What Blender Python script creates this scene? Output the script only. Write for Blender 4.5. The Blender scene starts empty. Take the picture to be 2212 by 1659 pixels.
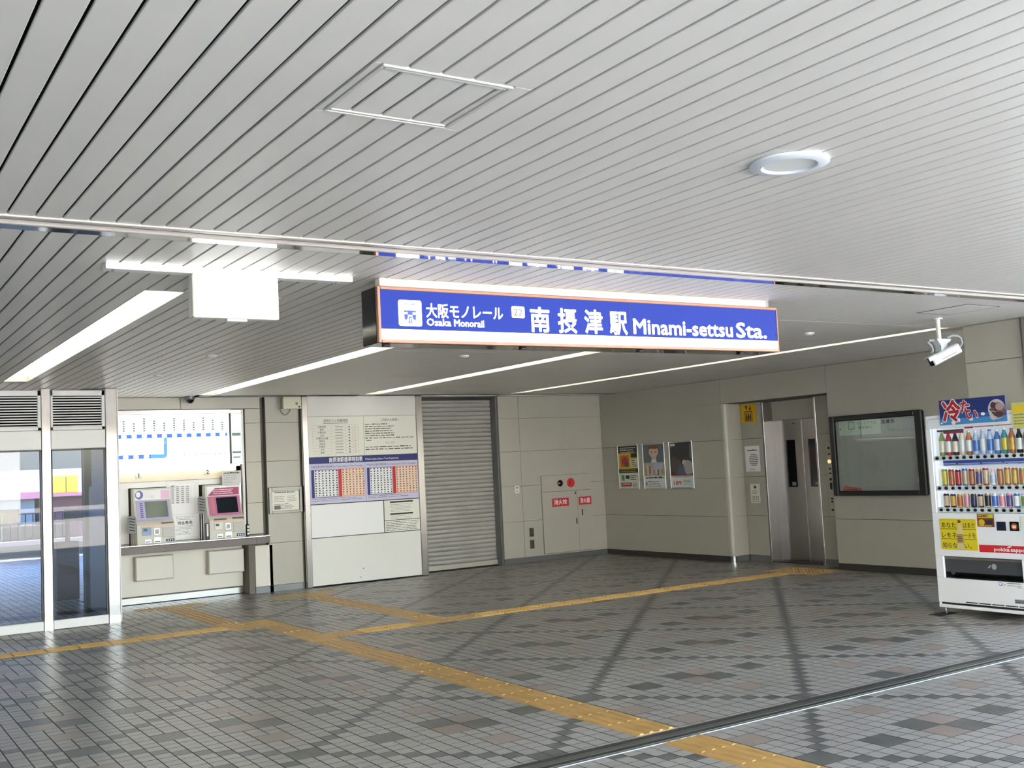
import bpy, bmesh, math, random
from mathutils import Vector, Matrix
R = random.Random(7)
sc = bpy.context.scene
COL = sc.collection

# ------------------------------------------------------------ camera, world, sun, exposure
cam_d = bpy.data.cameras.new('camera'); cam_d.sensor_fit = 'HORIZONTAL'; cam_d.sensor_width = 36
F_PX = 2311.56166; cam_d.lens = 36 * F_PX / 2212; cam_d.clip_end = 300; cam_d.clip_start = .05
cam = bpy.data.objects.new('camera', cam_d); COL.objects.link(cam); sc.camera = cam
H = 1.55
CR = Matrix(((0.839616991, -0.000281804749, -0.543178819), (-0.540970757, -0.0905109542, -0.836156927), (-0.0489280003, 0.99589542, -0.0761469831)))
# columns of the camera frame seen from the world: the camera looks towards +X +Y, slightly upwards
CR = Matrix(((0.839616991, -0.000281804749, -0.543178819), (-0.540970757, -0.0905109542, -0.836156927), (-0.0489280003, 0.99589542, -0.0761469831)))
cam.matrix_world = Matrix.Translation((0, 0, H)) @ CR.to_4x4()

def project(x, y, z):
    c = CR.transposed() @ Vector((x, y, z - H))
    if c.z > -.2: return None
    return 1106 + F_PX * c.x / -c.z, 829.5 - F_PX * c.y / -c.z

w = bpy.data.worlds.new('sky'); sc.world = w; w.use_nodes = True
nt = w.node_tree; bg = nt.nodes['Background']; sky = nt.nodes.new('ShaderNodeTexSky')
sky.sky_type = 'NISHITA'; sky.sun_disc = False; sky.sun_elevation = math.radians(50); sky.sun_rotation = math.radians(-53)
sky.air_density = 1.0; sky.dust_density = 2.0
hs = nt.nodes.new('ShaderNodeHueSaturation'); hs.inputs['Saturation'].default_value = 1.0
nt.links.new(sky.outputs[0], hs.inputs['Color']); nt.links.new(hs.outputs[0], bg.inputs[0]); bg.inputs[1].default_value = 2.2
sun_d = bpy.data.lights.new('sun', 'SUN'); sun_d.energy = 85; sun_d.angle = math.radians(.6); sun_d.color = (1, .93, .81)
sun = bpy.data.objects.new('sun', sun_d); COL.objects.link(sun)
sun.rotation_euler = Vector((-.55, .42, .72)).to_track_quat('Z', 'Y').to_euler(); sun.location = (-20, 15, 30)
sc.view_settings.view_transform = 'Standard'; sc.view_settings.look = 'None'
sc.view_settings.exposure = .40; sc.view_settings.gamma = 1; sc.view_settings.use_curve_mapping = False
LAMP = 1.6      # emission of the ceiling tubes

# ------------------------------------------------------------ helpers
def lin(c): return tuple((v / 255 / 12.92 if v / 255 <= .04045 else ((v / 255 + .055) / 1.055) ** 2.4) for v in c)
_M = {}
def mat(name, rgb, rough=.5, metal=0., emit=0., noise=0., scale=8., bump=0., spec=.5, stretch=None, coat=0., glow=None):
    if name in _M: return _M[name]
    m = bpy.data.materials.new(name); _M[name] = m; m.use_nodes = True
    nt = m.node_tree; b = nt.nodes['Principled BSDF']; c = lin(rgb) + (1,)
    b.inputs['Base Color'].default_value = c; b.inputs['Roughness'].default_value = rough
    b.inputs['Metallic'].default_value = metal; b.inputs['Specular IOR Level'].default_value = spec
    if coat: b.inputs['Coat Weight'].default_value = coat
    if emit:
        b.inputs['Emission Color'].default_value = lin(glow) + (1,) if glow else c; b.inputs['Emission Strength'].default_value = emit
    if noise or bump:
        g = nt.nodes.new('ShaderNodeNewGeometry'); mp = nt.nodes.new('ShaderNodeMapping'); n = nt.nodes.new('ShaderNodeTexNoise')
        mp.inputs['Scale'].default_value = stretch or (1, 1, 1)
        nt.links.new(g.outputs['Position'], mp.inputs['Vector']); nt.links.new(mp.outputs[0], n.inputs['Vector'])
        n.inputs['Scale'].default_value = scale; n.inputs['Detail'].default_value = 4
        if noise:
            mx = nt.nodes.new('ShaderNodeMix'); mx.data_type = 'RGBA'; mx.blend_type = 'MULTIPLY'; mx.inputs[0].default_value = 1
            r = nt.nodes.new('ShaderNodeMapRange'); r.inputs[1].default_value = .3; r.inputs[2].default_value = .7
            r.inputs[3].default_value = 1 - noise; r.inputs[4].default_value = 1 + noise * .4
            nt.links.new(n.outputs[0], r.inputs[0]); mx.inputs[6].default_value = c
            nt.links.new(r.outputs[0], mx.inputs[7]); nt.links.new(mx.outputs[2], b.inputs['Base Color'])
        if bump:
            bp = nt.nodes.new('ShaderNodeBump'); bp.inputs['Strength'].default_value = bump; bp.inputs['Distance'].default_value = .003
            nt.links.new(n.outputs[0], bp.inputs['Height']); nt.links.new(bp.outputs[0], b.inputs['Normal'])
    return m

def glass(name, tint, refl=1.0):
    if name in _M: return _M[name]
    m = bpy.data.materials.new(name); _M[name] = m; m.use_nodes = True; nt = m.node_tree
    nt.nodes.remove(nt.nodes['Principled BSDF']); out = nt.nodes['Material Output']
    t = nt.nodes.new('ShaderNodeBsdfTransparent'); t.inputs[0].default_value = lin(tint) + (1,)
    g = nt.nodes.new('ShaderNodeBsdfGlossy'); g.inputs['Roughness'].default_value = .01
    f = nt.nodes.new('ShaderNodeFresnel'); f.inputs[0].default_value = 1.5
    mx = nt.nodes.new('ShaderNodeMixShader')
    gm = nt.nodes.new('ShaderNodeNewGeometry'); sb = nt.nodes.new('ShaderNodeMath'); sb.operation = 'SUBTRACT'; sb.use_clamp = True
    nt.links.new(f.outputs[0], sb.inputs[0]); nt.links.new(gm.outputs['Backfacing'], sb.inputs[1]); nt.links.new(sb.outputs[0], mx.inputs[0]); nt.links.new(t.outputs[0], mx.inputs[1]); nt.links.new(g.outputs[0], mx.inputs[2])
    nt.links.new(mx.outputs[0], out.inputs[0])
    return m

def tile_mat(name, rgb, var, pitch, ox, oy, rough=.34):
    """ceramic tile: every tile of the grid gets its own slight shade"""
    m = mat(name, rgb, rough, noise=0); nt = m.node_tree; b = nt.nodes['Principled BSDF']
    g = nt.nodes.new('ShaderNodeNewGeometry'); s = nt.nodes.new('ShaderNodeVectorMath'); s.operation = 'SUBTRACT'; s.inputs[1].default_value = (ox, oy, 0)
    fl = nt.nodes.new('ShaderNodeVectorMath'); fl.operation = 'SNAP'; fl.inputs[1].default_value = (pitch, pitch, 10)
    wn = nt.nodes.new('ShaderNodeTexWhiteNoise'); wn.noise_dimensions = '2D'
    nz = nt.nodes.new('ShaderNodeTexNoise'); nz.inputs['Scale'].default_value = .9; nz.inputs['Detail'].default_value = 5
    r = nt.nodes.new('ShaderNodeMapRange'); r.inputs[3].default_value = 1 - var; r.inputs[4].default_value = 1 + var
    r2 = nt.nodes.new('ShaderNodeMapRange'); r2.inputs[1].default_value = .3; r2.inputs[2].default_value = .7; r2.inputs[3].default_value = .9; r2.inputs[4].default_value = 1.08
    ml = nt.nodes.new('ShaderNodeMath'); ml.operation = 'MULTIPLY'
    mx = nt.nodes.new('ShaderNodeMix'); mx.data_type = 'RGBA'; mx.blend_type = 'MULTIPLY'; mx.inputs[0].default_value = 1; mx.inputs[6].default_value = lin(rgb) + (1,)
    L = nt.links.new
    L(g.outputs['Position'], s.inputs[0]); L(s.outputs[0], fl.inputs[0]); L(fl.outputs[0], wn.inputs['Vector']); L(g.outputs['Position'], nz.inputs['Vector'])
    L(wn.outputs[0], r.inputs[0]); L(nz.outputs[0], r2.inputs[0]); L(r.outputs[0], ml.inputs[0]); L(r2.outputs[0], ml.inputs[1])
    L(ml.outputs[0], mx.inputs[7]); L(mx.outputs[2], b.inputs['Base Color'])
    return m

_T = {}
def text_mesh(s, bold):
    k = (s, bold)
    if k not in _T:
        cu = bpy.data.curves.new('lettering_curve', 'FONT'); cu.body = s; cu.resolution_u = 2
        o = bpy.data.objects.new('lettering_curve', cu); COL.objects.link(o)
        dg = bpy.context.evaluated_depsgraph_get(); me = o.evaluated_get(dg).to_mesh()
        vs = [(v.co.x, v.co.y) for v in me.vertices]; fs = [tuple(p.vertices) for p in me.polygons]
        o.evaluated_get(dg).to_mesh_clear(); bpy.data.objects.remove(o); bpy.data.curves.remove(cu)
        _T[k] = (vs, fs)
    return _T[k]

class Fr:
    """a wall plane: u runs to the viewer's right, v up, d out of the wall"""
    def __init__(s, O, U, N): s.O, s.U, s.N = Vector(O), Vector(U), Vector(N)
    def p(s, u, v, d): return s.O + s.U * u + Vector((0, 0, v)) + s.N * d
def back(y): return Fr((0, y, 0), (1, 0, 0), (0, -1, 0))       # u = X
def side(x): return Fr((x, 0, 0), (0, -1, 0), (-1, 0, 0))      # u = -Y

class MB:
    def __init__(s): s.v, s.f, s.m = [], [], []
    def add(s, vs, fs, m=0):
        o = len(s.v); s.v += [tuple(v) for v in vs]
        for f in fs: s.f.append(tuple(i + o for i in f)); s.m.append(m)
        return s
    def box(s, x0, y0, z0, x1, y1, z1, m=0, b=0.):
        lo = (min(x0, x1), min(y0, y1), min(z0, z1)); hi = (max(x0, x1), max(y0, y1), max(z0, z1))
        if not b:
            vs = [((lo, hi)[i & 1][0], (lo, hi)[i >> 1 & 1][1], (lo, hi)[i >> 2 & 1][2]) for i in range(8)]
            return s.add(vs, [(0, 2, 3, 1), (4, 5, 7, 6), (0, 1, 5, 4), (2, 6, 7, 3), (0, 4, 6, 2), (1, 3, 7, 5)], m)
        b = min(b, *( .45 * (hi[i] - lo[i]) for i in range(3)))
        vs = []
        for c in range(8):
            for a in range(3):
                p = []
                for k in range(3):
                    h = c >> k & 1; e = hi[k] if h else lo[k]
                    p.append(e if k == a else (e - b if h else e + b))
                vs.append(p)
        fs = []
        for a in range(3):
            p, q = (a + 1) % 3, (a + 2) % 3
            for sg in (0, 1):
                cs = [(sg << a) | (i << p) | (j << q) for i, j in ((0, 0), (1, 0), (1, 1), (0, 1))]
                f = tuple(c * 3 + a for c in cs); fs.append(f if sg else f[::-1])
            for i in (0, 1):
                for j in (0, 1):
                    c0 = (i << p) | (j << q); c1 = c0 | (1 << a)
                    f = (c0 * 3 + p, c1 * 3 + p, c1 * 3 + q, c0 * 3 + q); fs.append(f if i ^ j else f[::-1])
        for c in range(8):
            f = (c * 3, c * 3 + 1, c * 3 + 2); fs.append(f if bin(c).count('1') % 2 else f[::-1])
        return s.add(vs, fs, m)
    def fb(s, fr, u0, v0, u1, v1, d0, d1, m=0, b=0.):
        a, c = fr.p(u0, v0, d0), fr.p(u1, v1, d1)
        return s.box(*a, *c, m, b)
    def quad(s, fr, u0, v0, u1, v1, d, m=0):
        return s.add([fr.p(u0, v0, d), fr.p(u1, v0, d), fr.p(u1, v1, d), fr.p(u0, v1, d)], [(0, 1, 2, 3)], m)
    def poly(s, fr, pts, d, m=0):
        return s.add([fr.p(u, v, d) for u, v in pts], [tuple(range(len(pts)))], m)
    def ell(s, fr, u, v, ru, rv, d, m=0, n=20, a0=0, rot=0):
        ps = []
        for i in range(n):
            a = 2 * math.pi * i / n + a0; x, y = ru * math.cos(a), rv * math.sin(a)
            ps.append((u + x * math.cos(rot) - y * math.sin(rot), v + x * math.sin(rot) + y * math.cos(rot)))
        return s.poly(fr, ps, d, m)
    def prism(s, fr, pts, d0, d1, m=0):
        n = len(pts); vs = [fr.p(u, v, d0) for u, v in pts] + [fr.p(u, v, d1) for u, v in pts]
        return s.add(vs, [tuple(range(n))[::-1], tuple(range(n, 2 * n))] + [(i, (i + 1) % n, n + (i + 1) % n, n + i) for i in range(n)], m)
    def rrect(s, fr, u0, v0, u1, v1, r, d, m=0, d1=None, n=5):
        ps = []
        for cu, cv, a in ((u1 - r, v0 + r, -90), (u1 - r, v1 - r, 0), (u0 + r, v1 - r, 90), (u0 + r, v0 + r, 180)):
            for i in range(n + 1):
                t = math.radians(a + 90 * i / n); ps.append((cu + r * math.cos(t), cv + r * math.sin(t)))
        return s.poly(fr, ps, d, m) if d1 is None else s.prism(fr, ps, d, d1, m)
    def cyl(s, p0, p1, r, n=12, m=0, r2=None):
        p0, p1 = Vector(p0), Vector(p1); a = (p1 - p0).normalized(); t = a.orthogonal().normalized(); q = a.cross(t); r2 = r if r2 is None else r2
        vs = [p0 + (t * math.cos(2 * math.pi * i / n) + q * math.sin(2 * math.pi * i / n)) * r for i in range(n)] + \
             [p1 + (t * math.cos(2 * math.pi * i / n) + q * math.sin(2 * math.pi * i / n)) * r2 for i in range(n)]
        return s.add(vs, [tuple(range(n))[::-1], tuple(range(n, 2 * n))] + [(i, (i + 1) % n, n + (i + 1) % n, n + i) for i in range(n)], m)
    def lathe(s, c, prof, n=16, m=0, axis=(0, 0, 1)):
        a = Vector(axis).normalized(); t = a.orthogonal().normalized(); q = a.cross(t); c = Vector(c); vs = []
        for r, z in prof:
            for i in range(n):
                g = 2 * math.pi * i / n; vs.append(c + a * z + (t * math.cos(g) + q * math.sin(g)) * max(r, 1e-5))
        fs = []
        for j in range(len(prof) - 1):
            for i in range(n):
                k = (i + 1) % n; fs.append((j * n + i, j * n + k, (j + 1) * n + k, (j + 1) * n + i))
        if prof[0][0] > 1e-4: fs.append(tuple(range(n))[::-1])
        if prof[-1][0] > 1e-4: fs.append(tuple(range((len(prof) - 1) * n, len(prof) * n)))
        return s.add(vs, fs, m)
    def tube(s, pts, r, n=8, m=0):
        pts = [Vector(p) for p in pts]; vs = []; t = None
        for i, p in enumerate(pts):
            a = (pts[min(i + 1, len(pts) - 1)] - pts[max(i - 1, 0)]).normalized()
            t = a.orthogonal().normalized() if t is None else (t - a * t.dot(a)).normalized(); q = a.cross(t)
            vs += [p + (t * math.cos(2 * math.pi * k / n) + q * math.sin(2 * math.pi * k / n)) * r for k in range(n)]
        fs = [(i * n + k, i * n + (k + 1) % n, (i + 1) * n + (k + 1) % n, (i + 1) * n + k) for i in range(len(pts) - 1) for k in range(n)]
        fs += [tuple(range(n))[::-1], tuple(range((len(pts) - 1) * n, len(pts) * n))]
        return s.add(vs, fs, m)
    def text(s, fr, u, v, h, st, m, d, w=None, bold=0., al='L', tilt=0., cap=.73, rot=0.):
        """letters of cap height h from (u, v); w squeezes the line to that width"""
        vs, fs = text_mesh(st, 0); k = h / cap
        x0, x1 = min(p[0] for p in vs), max(p[0] for p in vs); kx = k if w is None else w / (x1 - x0)
        off = {'L': -x0 * kx, 'C': -(x0 + x1) / 2 * kx, 'R': -x1 * kx}[al]
        # heavier weights: the strokes are laid down again a little to every side
        sh = [(0, 0)] + ([(bold * k * .8 * math.cos(q * math.pi / 4), bold * k * .8 * math.sin(q * math.pi / 4)) for q in range(8)] if bold else [])
        for q, (sx, sy) in enumerate(sh):
            P = []; dd = d - q * .00004 * (1 if bold else 0) + (.00032 if bold else 0)
            for x, y in vs:
                a, b = x * kx + off + y * k * tilt + sx, y * k + sy
                P.append(fr.p(u + a * math.cos(rot) - b * math.sin(rot), v + a * math.sin(rot) + b * math.cos(rot), dd))
            s.add(P, fs, m)
        return s
    def lines(s, fr, u0, u1, v, n, step, h, m, d, ragged=.35, gaps=6):
        """rows of print too small to read: dashes of uneven length"""
        for i in range(n):
            y = v - i * step; e = u1 - (u1 - u0) * R.random() * ragged; x = u0
            while x < e - .004:
                L = min((u1 - u0) / gaps * (.4 + R.random()), e - x); s.quad(fr, x, y, x + L, y + h * (.6 + .5 * R.random()), d, m); x += L + (u1 - u0) * .02
        return s
    def build(s, name, mats, parent=None, kind=None, smooth=False, label=None):
        off = ORIG.get(root_of(parent).name, Vector()) if parent else Vector()
        me = bpy.data.meshes.new(name); me.from_pydata([tuple(Vector(v) - off) for v in s.v], [], s.f)
        mats = mats if isinstance(mats, (list, tuple)) else [mats]
        for q in mats: me.materials.append(q)
        if len(mats) > 1: me.polygons.foreach_set('material_index', s.m)
        if smooth: me.shade_smooth(); me.set_sharp_from_angle(angle=math.radians(35))
        me.update()
        o = bpy.data.objects.new(name, me); COL.objects.link(o)
        if parent: o.parent = parent
        if kind: o['kind'] = kind
        if label: o['label'] = label
        return o

ORIG = {}
def root_of(o):
    while o.parent: o = o.parent
    return o
def tag(o, label=None, cat=None, group=None, kind=None):
    for k, v in (('label', label), ('category', cat), ('group', group), ('kind', kind)):
        if v: o[k] = v
    return o
def thing(name, label, cat, loc, group=None, kind=None):
    o = bpy.data.objects.new(name, None); COL.objects.link(o); o.location = loc; o.empty_display_size = .1; ORIG[o.name] = Vector(loc)
    return tag(o, label, cat, group, kind)
def solo(mb, name, mats, label, cat, group=None, kind=None, smooth=False):
    """a thing that is one mesh: its origin goes to the middle of its base"""
    xs, ys, zs = zip(*mb.v); c = Vector(((min(xs) + max(xs)) / 2, (min(ys) + max(ys)) / 2, min(zs)))
    mb.v = [tuple(Vector(v) - c) for v in mb.v]; o = mb.build(name, mats, smooth=smooth); o.location = c; ORIG[o.name] = c
    return tag(o, label, cat, group, kind)
def struct(mb, name, mats, smooth=False, label=None, cat=None):
    o = mb.build(name, mats, kind='structure', smooth=smooth); ORIG[o.name] = Vector(); return tag(o, label, cat)
def copy_part(src, name, parent, loc, kind=None):
    o = bpy.data.objects.new(name, src.data); COL.objects.link(o); o.parent = parent
    o.location = Vector(loc) - ORIG.get(root_of(parent).name, Vector()); return o
def sub_rects(rects, hole):
    out = []; a0, b0, a1, b1 = hole
    for x0, y0, x1, y1 in rects:
        if a0 >= x1 or a1 <= x0 or b0 >= y1 or b1 <= y0: out.append((x0, y0, x1, y1)); continue
        if y0 < b0: out.append((x0, y0, x1, b0))
        if y1 > b1: out.append((x0, b1, x1, y1))
        m0, m1 = max(y0, b0), min(y1, b1)
        if x0 < a0: out.append((x0, m0, a0, m1))
        if x1 > a1: out.append((a1, m0, x1, m1))
    return [r for r in out if r[2] - r[0] > .006 and r[3] - r[1] > .006]

# ------------------------------------------------------------ materials
PITCH, OX, OY = .0985, 5.245, 3.857
M_tile = tile_mat('tile_grey', (154, 151, 145), .06, PITCH, OX, OY)
M_dark = tile_mat('tile_charcoal', (92, 93, 90), .10, PITCH, OX, OY)
M_brown = tile_mat('tile_brown', (144, 130, 121), .06, PITCH * 2, OX, OY)
M_grout = mat('grout', (52, 51, 48), .9, noise=.2, scale=20)
M_tact = mat('tactile_yellow', (196, 158, 94), .4, noise=.15, scale=6)
M_slat = mat('ceiling_white', (226, 222, 215), .42, noise=.04, scale=1.2)
M_void = mat('plenum_dark', (46, 42, 38), .9)
M_board = mat('board_white', (228, 227, 220), .35, noise=.02, scale=2)
M_low = mat('ticket_wall_cream', (226, 223, 212), .35, noise=.03, scale=2)
M_wall = mat('enamel_wall', (180, 177, 165), .32, noise=.03, scale=1.5)
M_wall2 = mat('wall_joint', (120, 117, 108), .8)
M_beige = mat('column_beige', (196, 191, 178), .4, noise=.03, scale=2)
M_steel = mat('brushed_steel', (200, 194, 188), .15, 1, noise=.1, scale=6, stretch=(30, 30, .6))
M_steelH = mat('brushed_steel_flat', (198, 194, 190), .2, 1, noise=.1, scale=6, stretch=(.6, 30, 30))
M_door = mat('lift_steel', (166, 161, 157), .2, 1, noise=.12, scale=5, stretch=(30, 30, .5))
M_mirror = mat('polished_steel', (205, 208, 214), .08, 1)
M_dkmetal = mat('dark_metal', (62, 62, 62), .4, .6)
M_rail = mat('rail_steel', (120, 122, 116), .35, .8, noise=.15, scale=9)
M_base = mat('baseboard_grey', (120, 121, 122), .35, .4, noise=.08, scale=6)
M_based = mat('baseboard_dark', (58, 56, 52), .5)
M_shut = mat('shutter_grey', (176, 174, 166), .45, .35, noise=.08, scale=4)
M_white = mat('white_paint', (235, 235, 232), .4)
M_plast = mat('white_plastic', (228, 226, 215), .4)
M_black = mat('black_plastic', (16, 17, 20), .35)
M_matte = mat('matte_black', (6, 6, 6), 1, spec=0)
M_gloss = mat('black_gloss', (10, 11, 14), .08)
M_rubber = mat('dark_rubber', (28, 28, 28), .7)
M_ink = mat('ink_black', (38, 38, 42), .6)
M_inkg = mat('ink_grey', (135, 135, 138), .6)
M_paper = mat('paper_white', (246, 246, 246), .5)
M_paperc = mat('paper_cream', (234, 233, 220), .5)
M_navy = mat('print_navy', (28, 38, 112), .45)
M_vio = mat('print_violet', (112, 112, 178), .5)
M_lav = mat('print_lavender', (205, 202, 228), .5)
M_red = mat('print_red', (205, 40, 48), .45)
M_pinkp = mat('print_salmon', (232, 150, 130), .5)
M_org = mat('print_peach', (246, 214, 190), .5)
M_yel = mat('print_yellow', (240, 200, 30), .45)
M_green = mat('print_green', (96, 150, 70), .5)
M_teal = mat('print_teal', (110, 150, 158), .5)
M_skin = mat('print_skin', (240, 205, 180), .5)
M_hair = mat('print_hair', (150, 85, 50), .5)
M_brownp = mat('print_brown', (120, 76, 40), .5)
M_signblue = mat('sign_blue', (16, 26, 96), .5, emit=.42, glow=(58, 94, 226), spec=.2)
M_signwhite = mat('sign_white', (255, 255, 255), .4, emit=1.1)
M_signgrey = mat('sign_grey', (64, 68, 88), .4)
M_copper = mat('sign_frame', (176, 132, 112), .35, .5)
M_cream = mat('mount_cream', (238, 222, 206), .45)
M_lamp = mat('lamp_tube', (252, 255, 242), .4, emit=LAMP)
M_lamp2 = mat('lamp_round', (255, 252, 246), .4, emit=6)
M_barl = mat('lamp_bar', (255, 255, 252), .4, emit=1.0)
M_refl = mat('lamp_reflector', (244, 238, 222), .35)
M_map = mat('map_white', (252, 255, 255), .4, emit=1.05)
M_mapg = mat('map_green', (214, 238, 214), .4, emit=.8)
M_mapb = mat('map_blue', (24, 84, 190), .4, emit=.5, glow=(60, 132, 235))
M_mapl = mat('map_lightblue', (60, 140, 215), .4, emit=.45, glow=(110, 190, 250))
M_mapt = mat('map_text', (120, 130, 135), .4, emit=.3)
G_clear = glass('clear_glass', (250, 252, 252)); G_blue = glass('tinted_glass', (186, 196, 212))

# ------------------------------------------------------------ floor
ZC = 2.6656
mb = MB(); mb.box(-14, -2.3, -.3, 14, 27.2, -.0012)
floor = struct(mb, 'floor', M_grout, label='grey tiled concourse floor with dark diagonal lines and yellow tactile strips', cat='floor')
P = PITCH
def gx(i): return OX + i * P
def gy(j): return OY + j * P
# tactile network: (centre x, centre y, warning dots, bars along Y)
TQ = .2918
tact = []
for k in range(16): tact.append((4.005, 9.495 - TQ * (k + .5), False, True))
for k in range(22): tact.append((4.005, 4.612 - TQ * (k + .5), False, True))
for k in range(3): tact.append((4.005, 9.495 + TQ * (k + .5), True, True))
for k in range(3): tact.append((4.30 + TQ * k, 9.84, k == 0, False))
for x, y in ((5.063, 9.84), (5.355, 9.84), (5.647, 9.84), (5.355, 10.132)): tact.append((x, y, True, True))
for k in range(16): tact.append((5.939 + TQ * k, 9.84, False, False))
for x, y in ((10.61, 9.548), (10.61, 9.84), (10.61, 10.132), (10.902, 9.84), (10.902, 10.132), (10.902, 9.548)): tact.append((x, y, True, True))
for k in range(10): tact.append((5.355, 10.424 + TQ * k, False, True))
for k in range(3): tact.append((5.063 + TQ * k, 13.47, True, True))
for k in range(2): tact.append((4.005, 10.516 + TQ * k, False, True))
for x, y in ((4.005, 11.10), (4.005, 11.392), (3.713, 11.10), (3.713, 11.392)): tact.append((x, y, True, True))
for k in range(7): tact.append((3.68, 11.684 + TQ * k, False, True))
for k in range(3): tact.append((3.388 + TQ * k, 13.73, True, True))
for k in range(14): tact.append((3.421 - TQ * k, 11.23, False, False))
occ = set()
for i in range(-66, 66):
    for j in range(-62, 125):
        x, y = gx(i + .5), gy(j + .5)
        if 3 < x < 11.2 or 10.9 < y < 11.6:
            if any(abs(x - c[0]) < .11 and abs(y - c[1]) < .11 for c in tact): occ.add((i, j))
RAIL0, RAIL1 = 4.622, 4.800
WX = [(-1e3, 1e3)]
def blocked(x, y):
    """no tiles under walls"""
    if RAIL0 - P / 2 < y < RAIL1 + P / 2: return True
    if 14.42 < y < 15.7 and x > 2.95: return True
    if y > 15.7 and not 1 < x < 7: return True
    if x > 11.66 or (x > 9.2 and 4.9 < y < 6.1): return True
    return False
cells = []          # (size, i, j, kind)
big = {}
I0, I1, J0, J1 = -66, 66, -62, 236
for a in range(I0 // 10 - 1, I1 // 10 + 2):
    for b in range(J0 // 10 - 1, J1 // 10 + 2):
        i, j = 10 * a, 10 * b
        if (a + b) % 2:
            big[(i - 1, j - 1)] = 1
        else:
            big[(i - 2, j)] = 1; big[(i, j - 2)] = 1; big[(i, j)] = 2; big[(i - 2, j - 2)] = 2
            big[(i + 4, j - 1)] = 1; big[(i - 6, j - 1)] = 1; big[(i - 1, j + 4)] = 2; big[(i - 1, j - 6)] = 2
used = set()
for (i, j), k in big.items():
    q = [(i, j), (i + 1, j), (i, j + 1), (i + 1, j + 1)]
    if any(c in occ or blocked(gx(c[0] + .5), gy(c[1] + .5)) for c in q): continue
    if not (I0 <= i < I1 and J0 <= j < J1): continue
    used.update(q); cells.append((2, i, j, k))
for i in range(I0, I1):
    for j in range(J0, J1):
        if (i, j) in occ or (i, j) in used or blocked(gx(i + .5), gy(j + .5)): continue
        cells.append((1, i, j, 1 if ((i + j + 1) % 20 == 10 or (i - j) % 20 == 10) else 0))
def seen(c):
    s, i, j, k = c; q = project(gx(i + s / 2), gy(j + s / 2), 0)
    if q is None or not (-5 < q[0] < 2217 and q[1] < 1665): return 1e9
    d = (Vector((gx(i + s / 2), gy(j + s / 2), 0)) - Vector((0, 0, H))).length
    return d ** 3 / s / s
cells.sort(key=seen)
TM = [M_tile, M_dark, M_brown]; GAP = .0035
proto = {}
field = MB()
for n, (s, i, j, k) in enumerate(cells):
    x0, y0 = gx(i), gy(j); L = s * P
    if n < 300:
        if (s, k) not in proto:
            q = L / 2 - GAP; r = L / 2 - GAP * .65; c4 = [(-q, -r), (q, -r), (q, r), (-q, r)]; m1 = MB()
            m1.add([(x, y, 0) for x, y in c4] + [(x, y, -.008) for x, y in c4], [(0, 1, 2, 3)], 0); m1.add([], [])
            for a in range(4): m1.f.append((4 + a, 4 + (a + 1) % 4, (a + 1) % 4, a)); m1.m.append(1)     # grouted edges
            o = m1.build('tile', [TM[k], M_grout], floor); o.location = (x0 + L / 2, y0 + L / 2, 0); proto[(s, k)] = o
        else:
            o = copy_part(proto[(s, k)], 'tile', floor, (x0 + L / 2, y0 + L / 2, (R.random() - .5) * .0008))
    else:
        a, b, c, d = x0 + GAP, y0 + GAP * .65, x0 + L - GAP, y0 + L - GAP * .65; z = (R.random() - .5) * .0008
        field.add([(a, b, z), (c, b, z), (c, d, z), (a, d, z), (a, b, -.008), (c, b, -.008), (c, d, -.008), (a, d, -.008)],
                  [(0, 1, 2, 3)], k)
        o8 = len(field.v) - 8
        for q in ((4, 5, 1, 0), (5, 6, 2, 1), (6, 7, 3, 2), (7, 4, 0, 3)): field.f.append(tuple(v + o8 for v in q)); field.m.append(3)
for i in range(-66, 40):                                  # cut tiles along the shutter rail
    for j in range(6, 12):
        y0, y1 = gy(j) + GAP, gy(j + 1) - GAP; k = 1 if ((i + j + 1) % 20 == 10 or (i - j) % 20 == 10) else 0
        if (i, j) in occ or not RAIL0 - P / 2 < gy(j + .5) < RAIL1 + P / 2: continue
        for a, b in ((y0, min(y1, RAIL0 - .006)), (max(y0, RAIL1 + .006), y1)):
            if b - a > .008: field.box(gx(i) + GAP, a, -.008, gx(i + 1) - GAP, b, 0, k)
field.build('tile_field', TM + [M_grout], floor, kind='stuff')
pt = {}
for cx, cy, dot, ay in tact:
    if (dot, ay) not in pt:
        t = MB().box(-.1455, -.1455, -.008, .1455, .1455, .0015, 0, .001)
        if dot:
            for a in range(5):
                for b in range(5): t.lathe((-.114 + a * .057, -.114 + b * .057, .0015), [(.0165, 0), (.014, .003), (.008, .005)], 8)
        else:
            for a in range(4):
                c = -.108 + a * .072
                pr = [(c - .016, .0015), (c + .016, .0015), (c + .010, .0085), (c - .010, .0085)]
                f = Fr((0, 0, 0), (1, 0, 0), (0, 1, 0)) if ay else Fr((0, 0, 0), (0, 1, 0), (1, 0, 0))
                t.prism(f, pr, -.138, .138)
        o = t.build('tactile_tile', M_tact, floor); o.location = (cx, cy, 0); pt[(dot, ay)] = o
    else: copy_part(pt[(dot, ay)], 'tactile_tile', floor, (cx, cy, 0))

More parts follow.
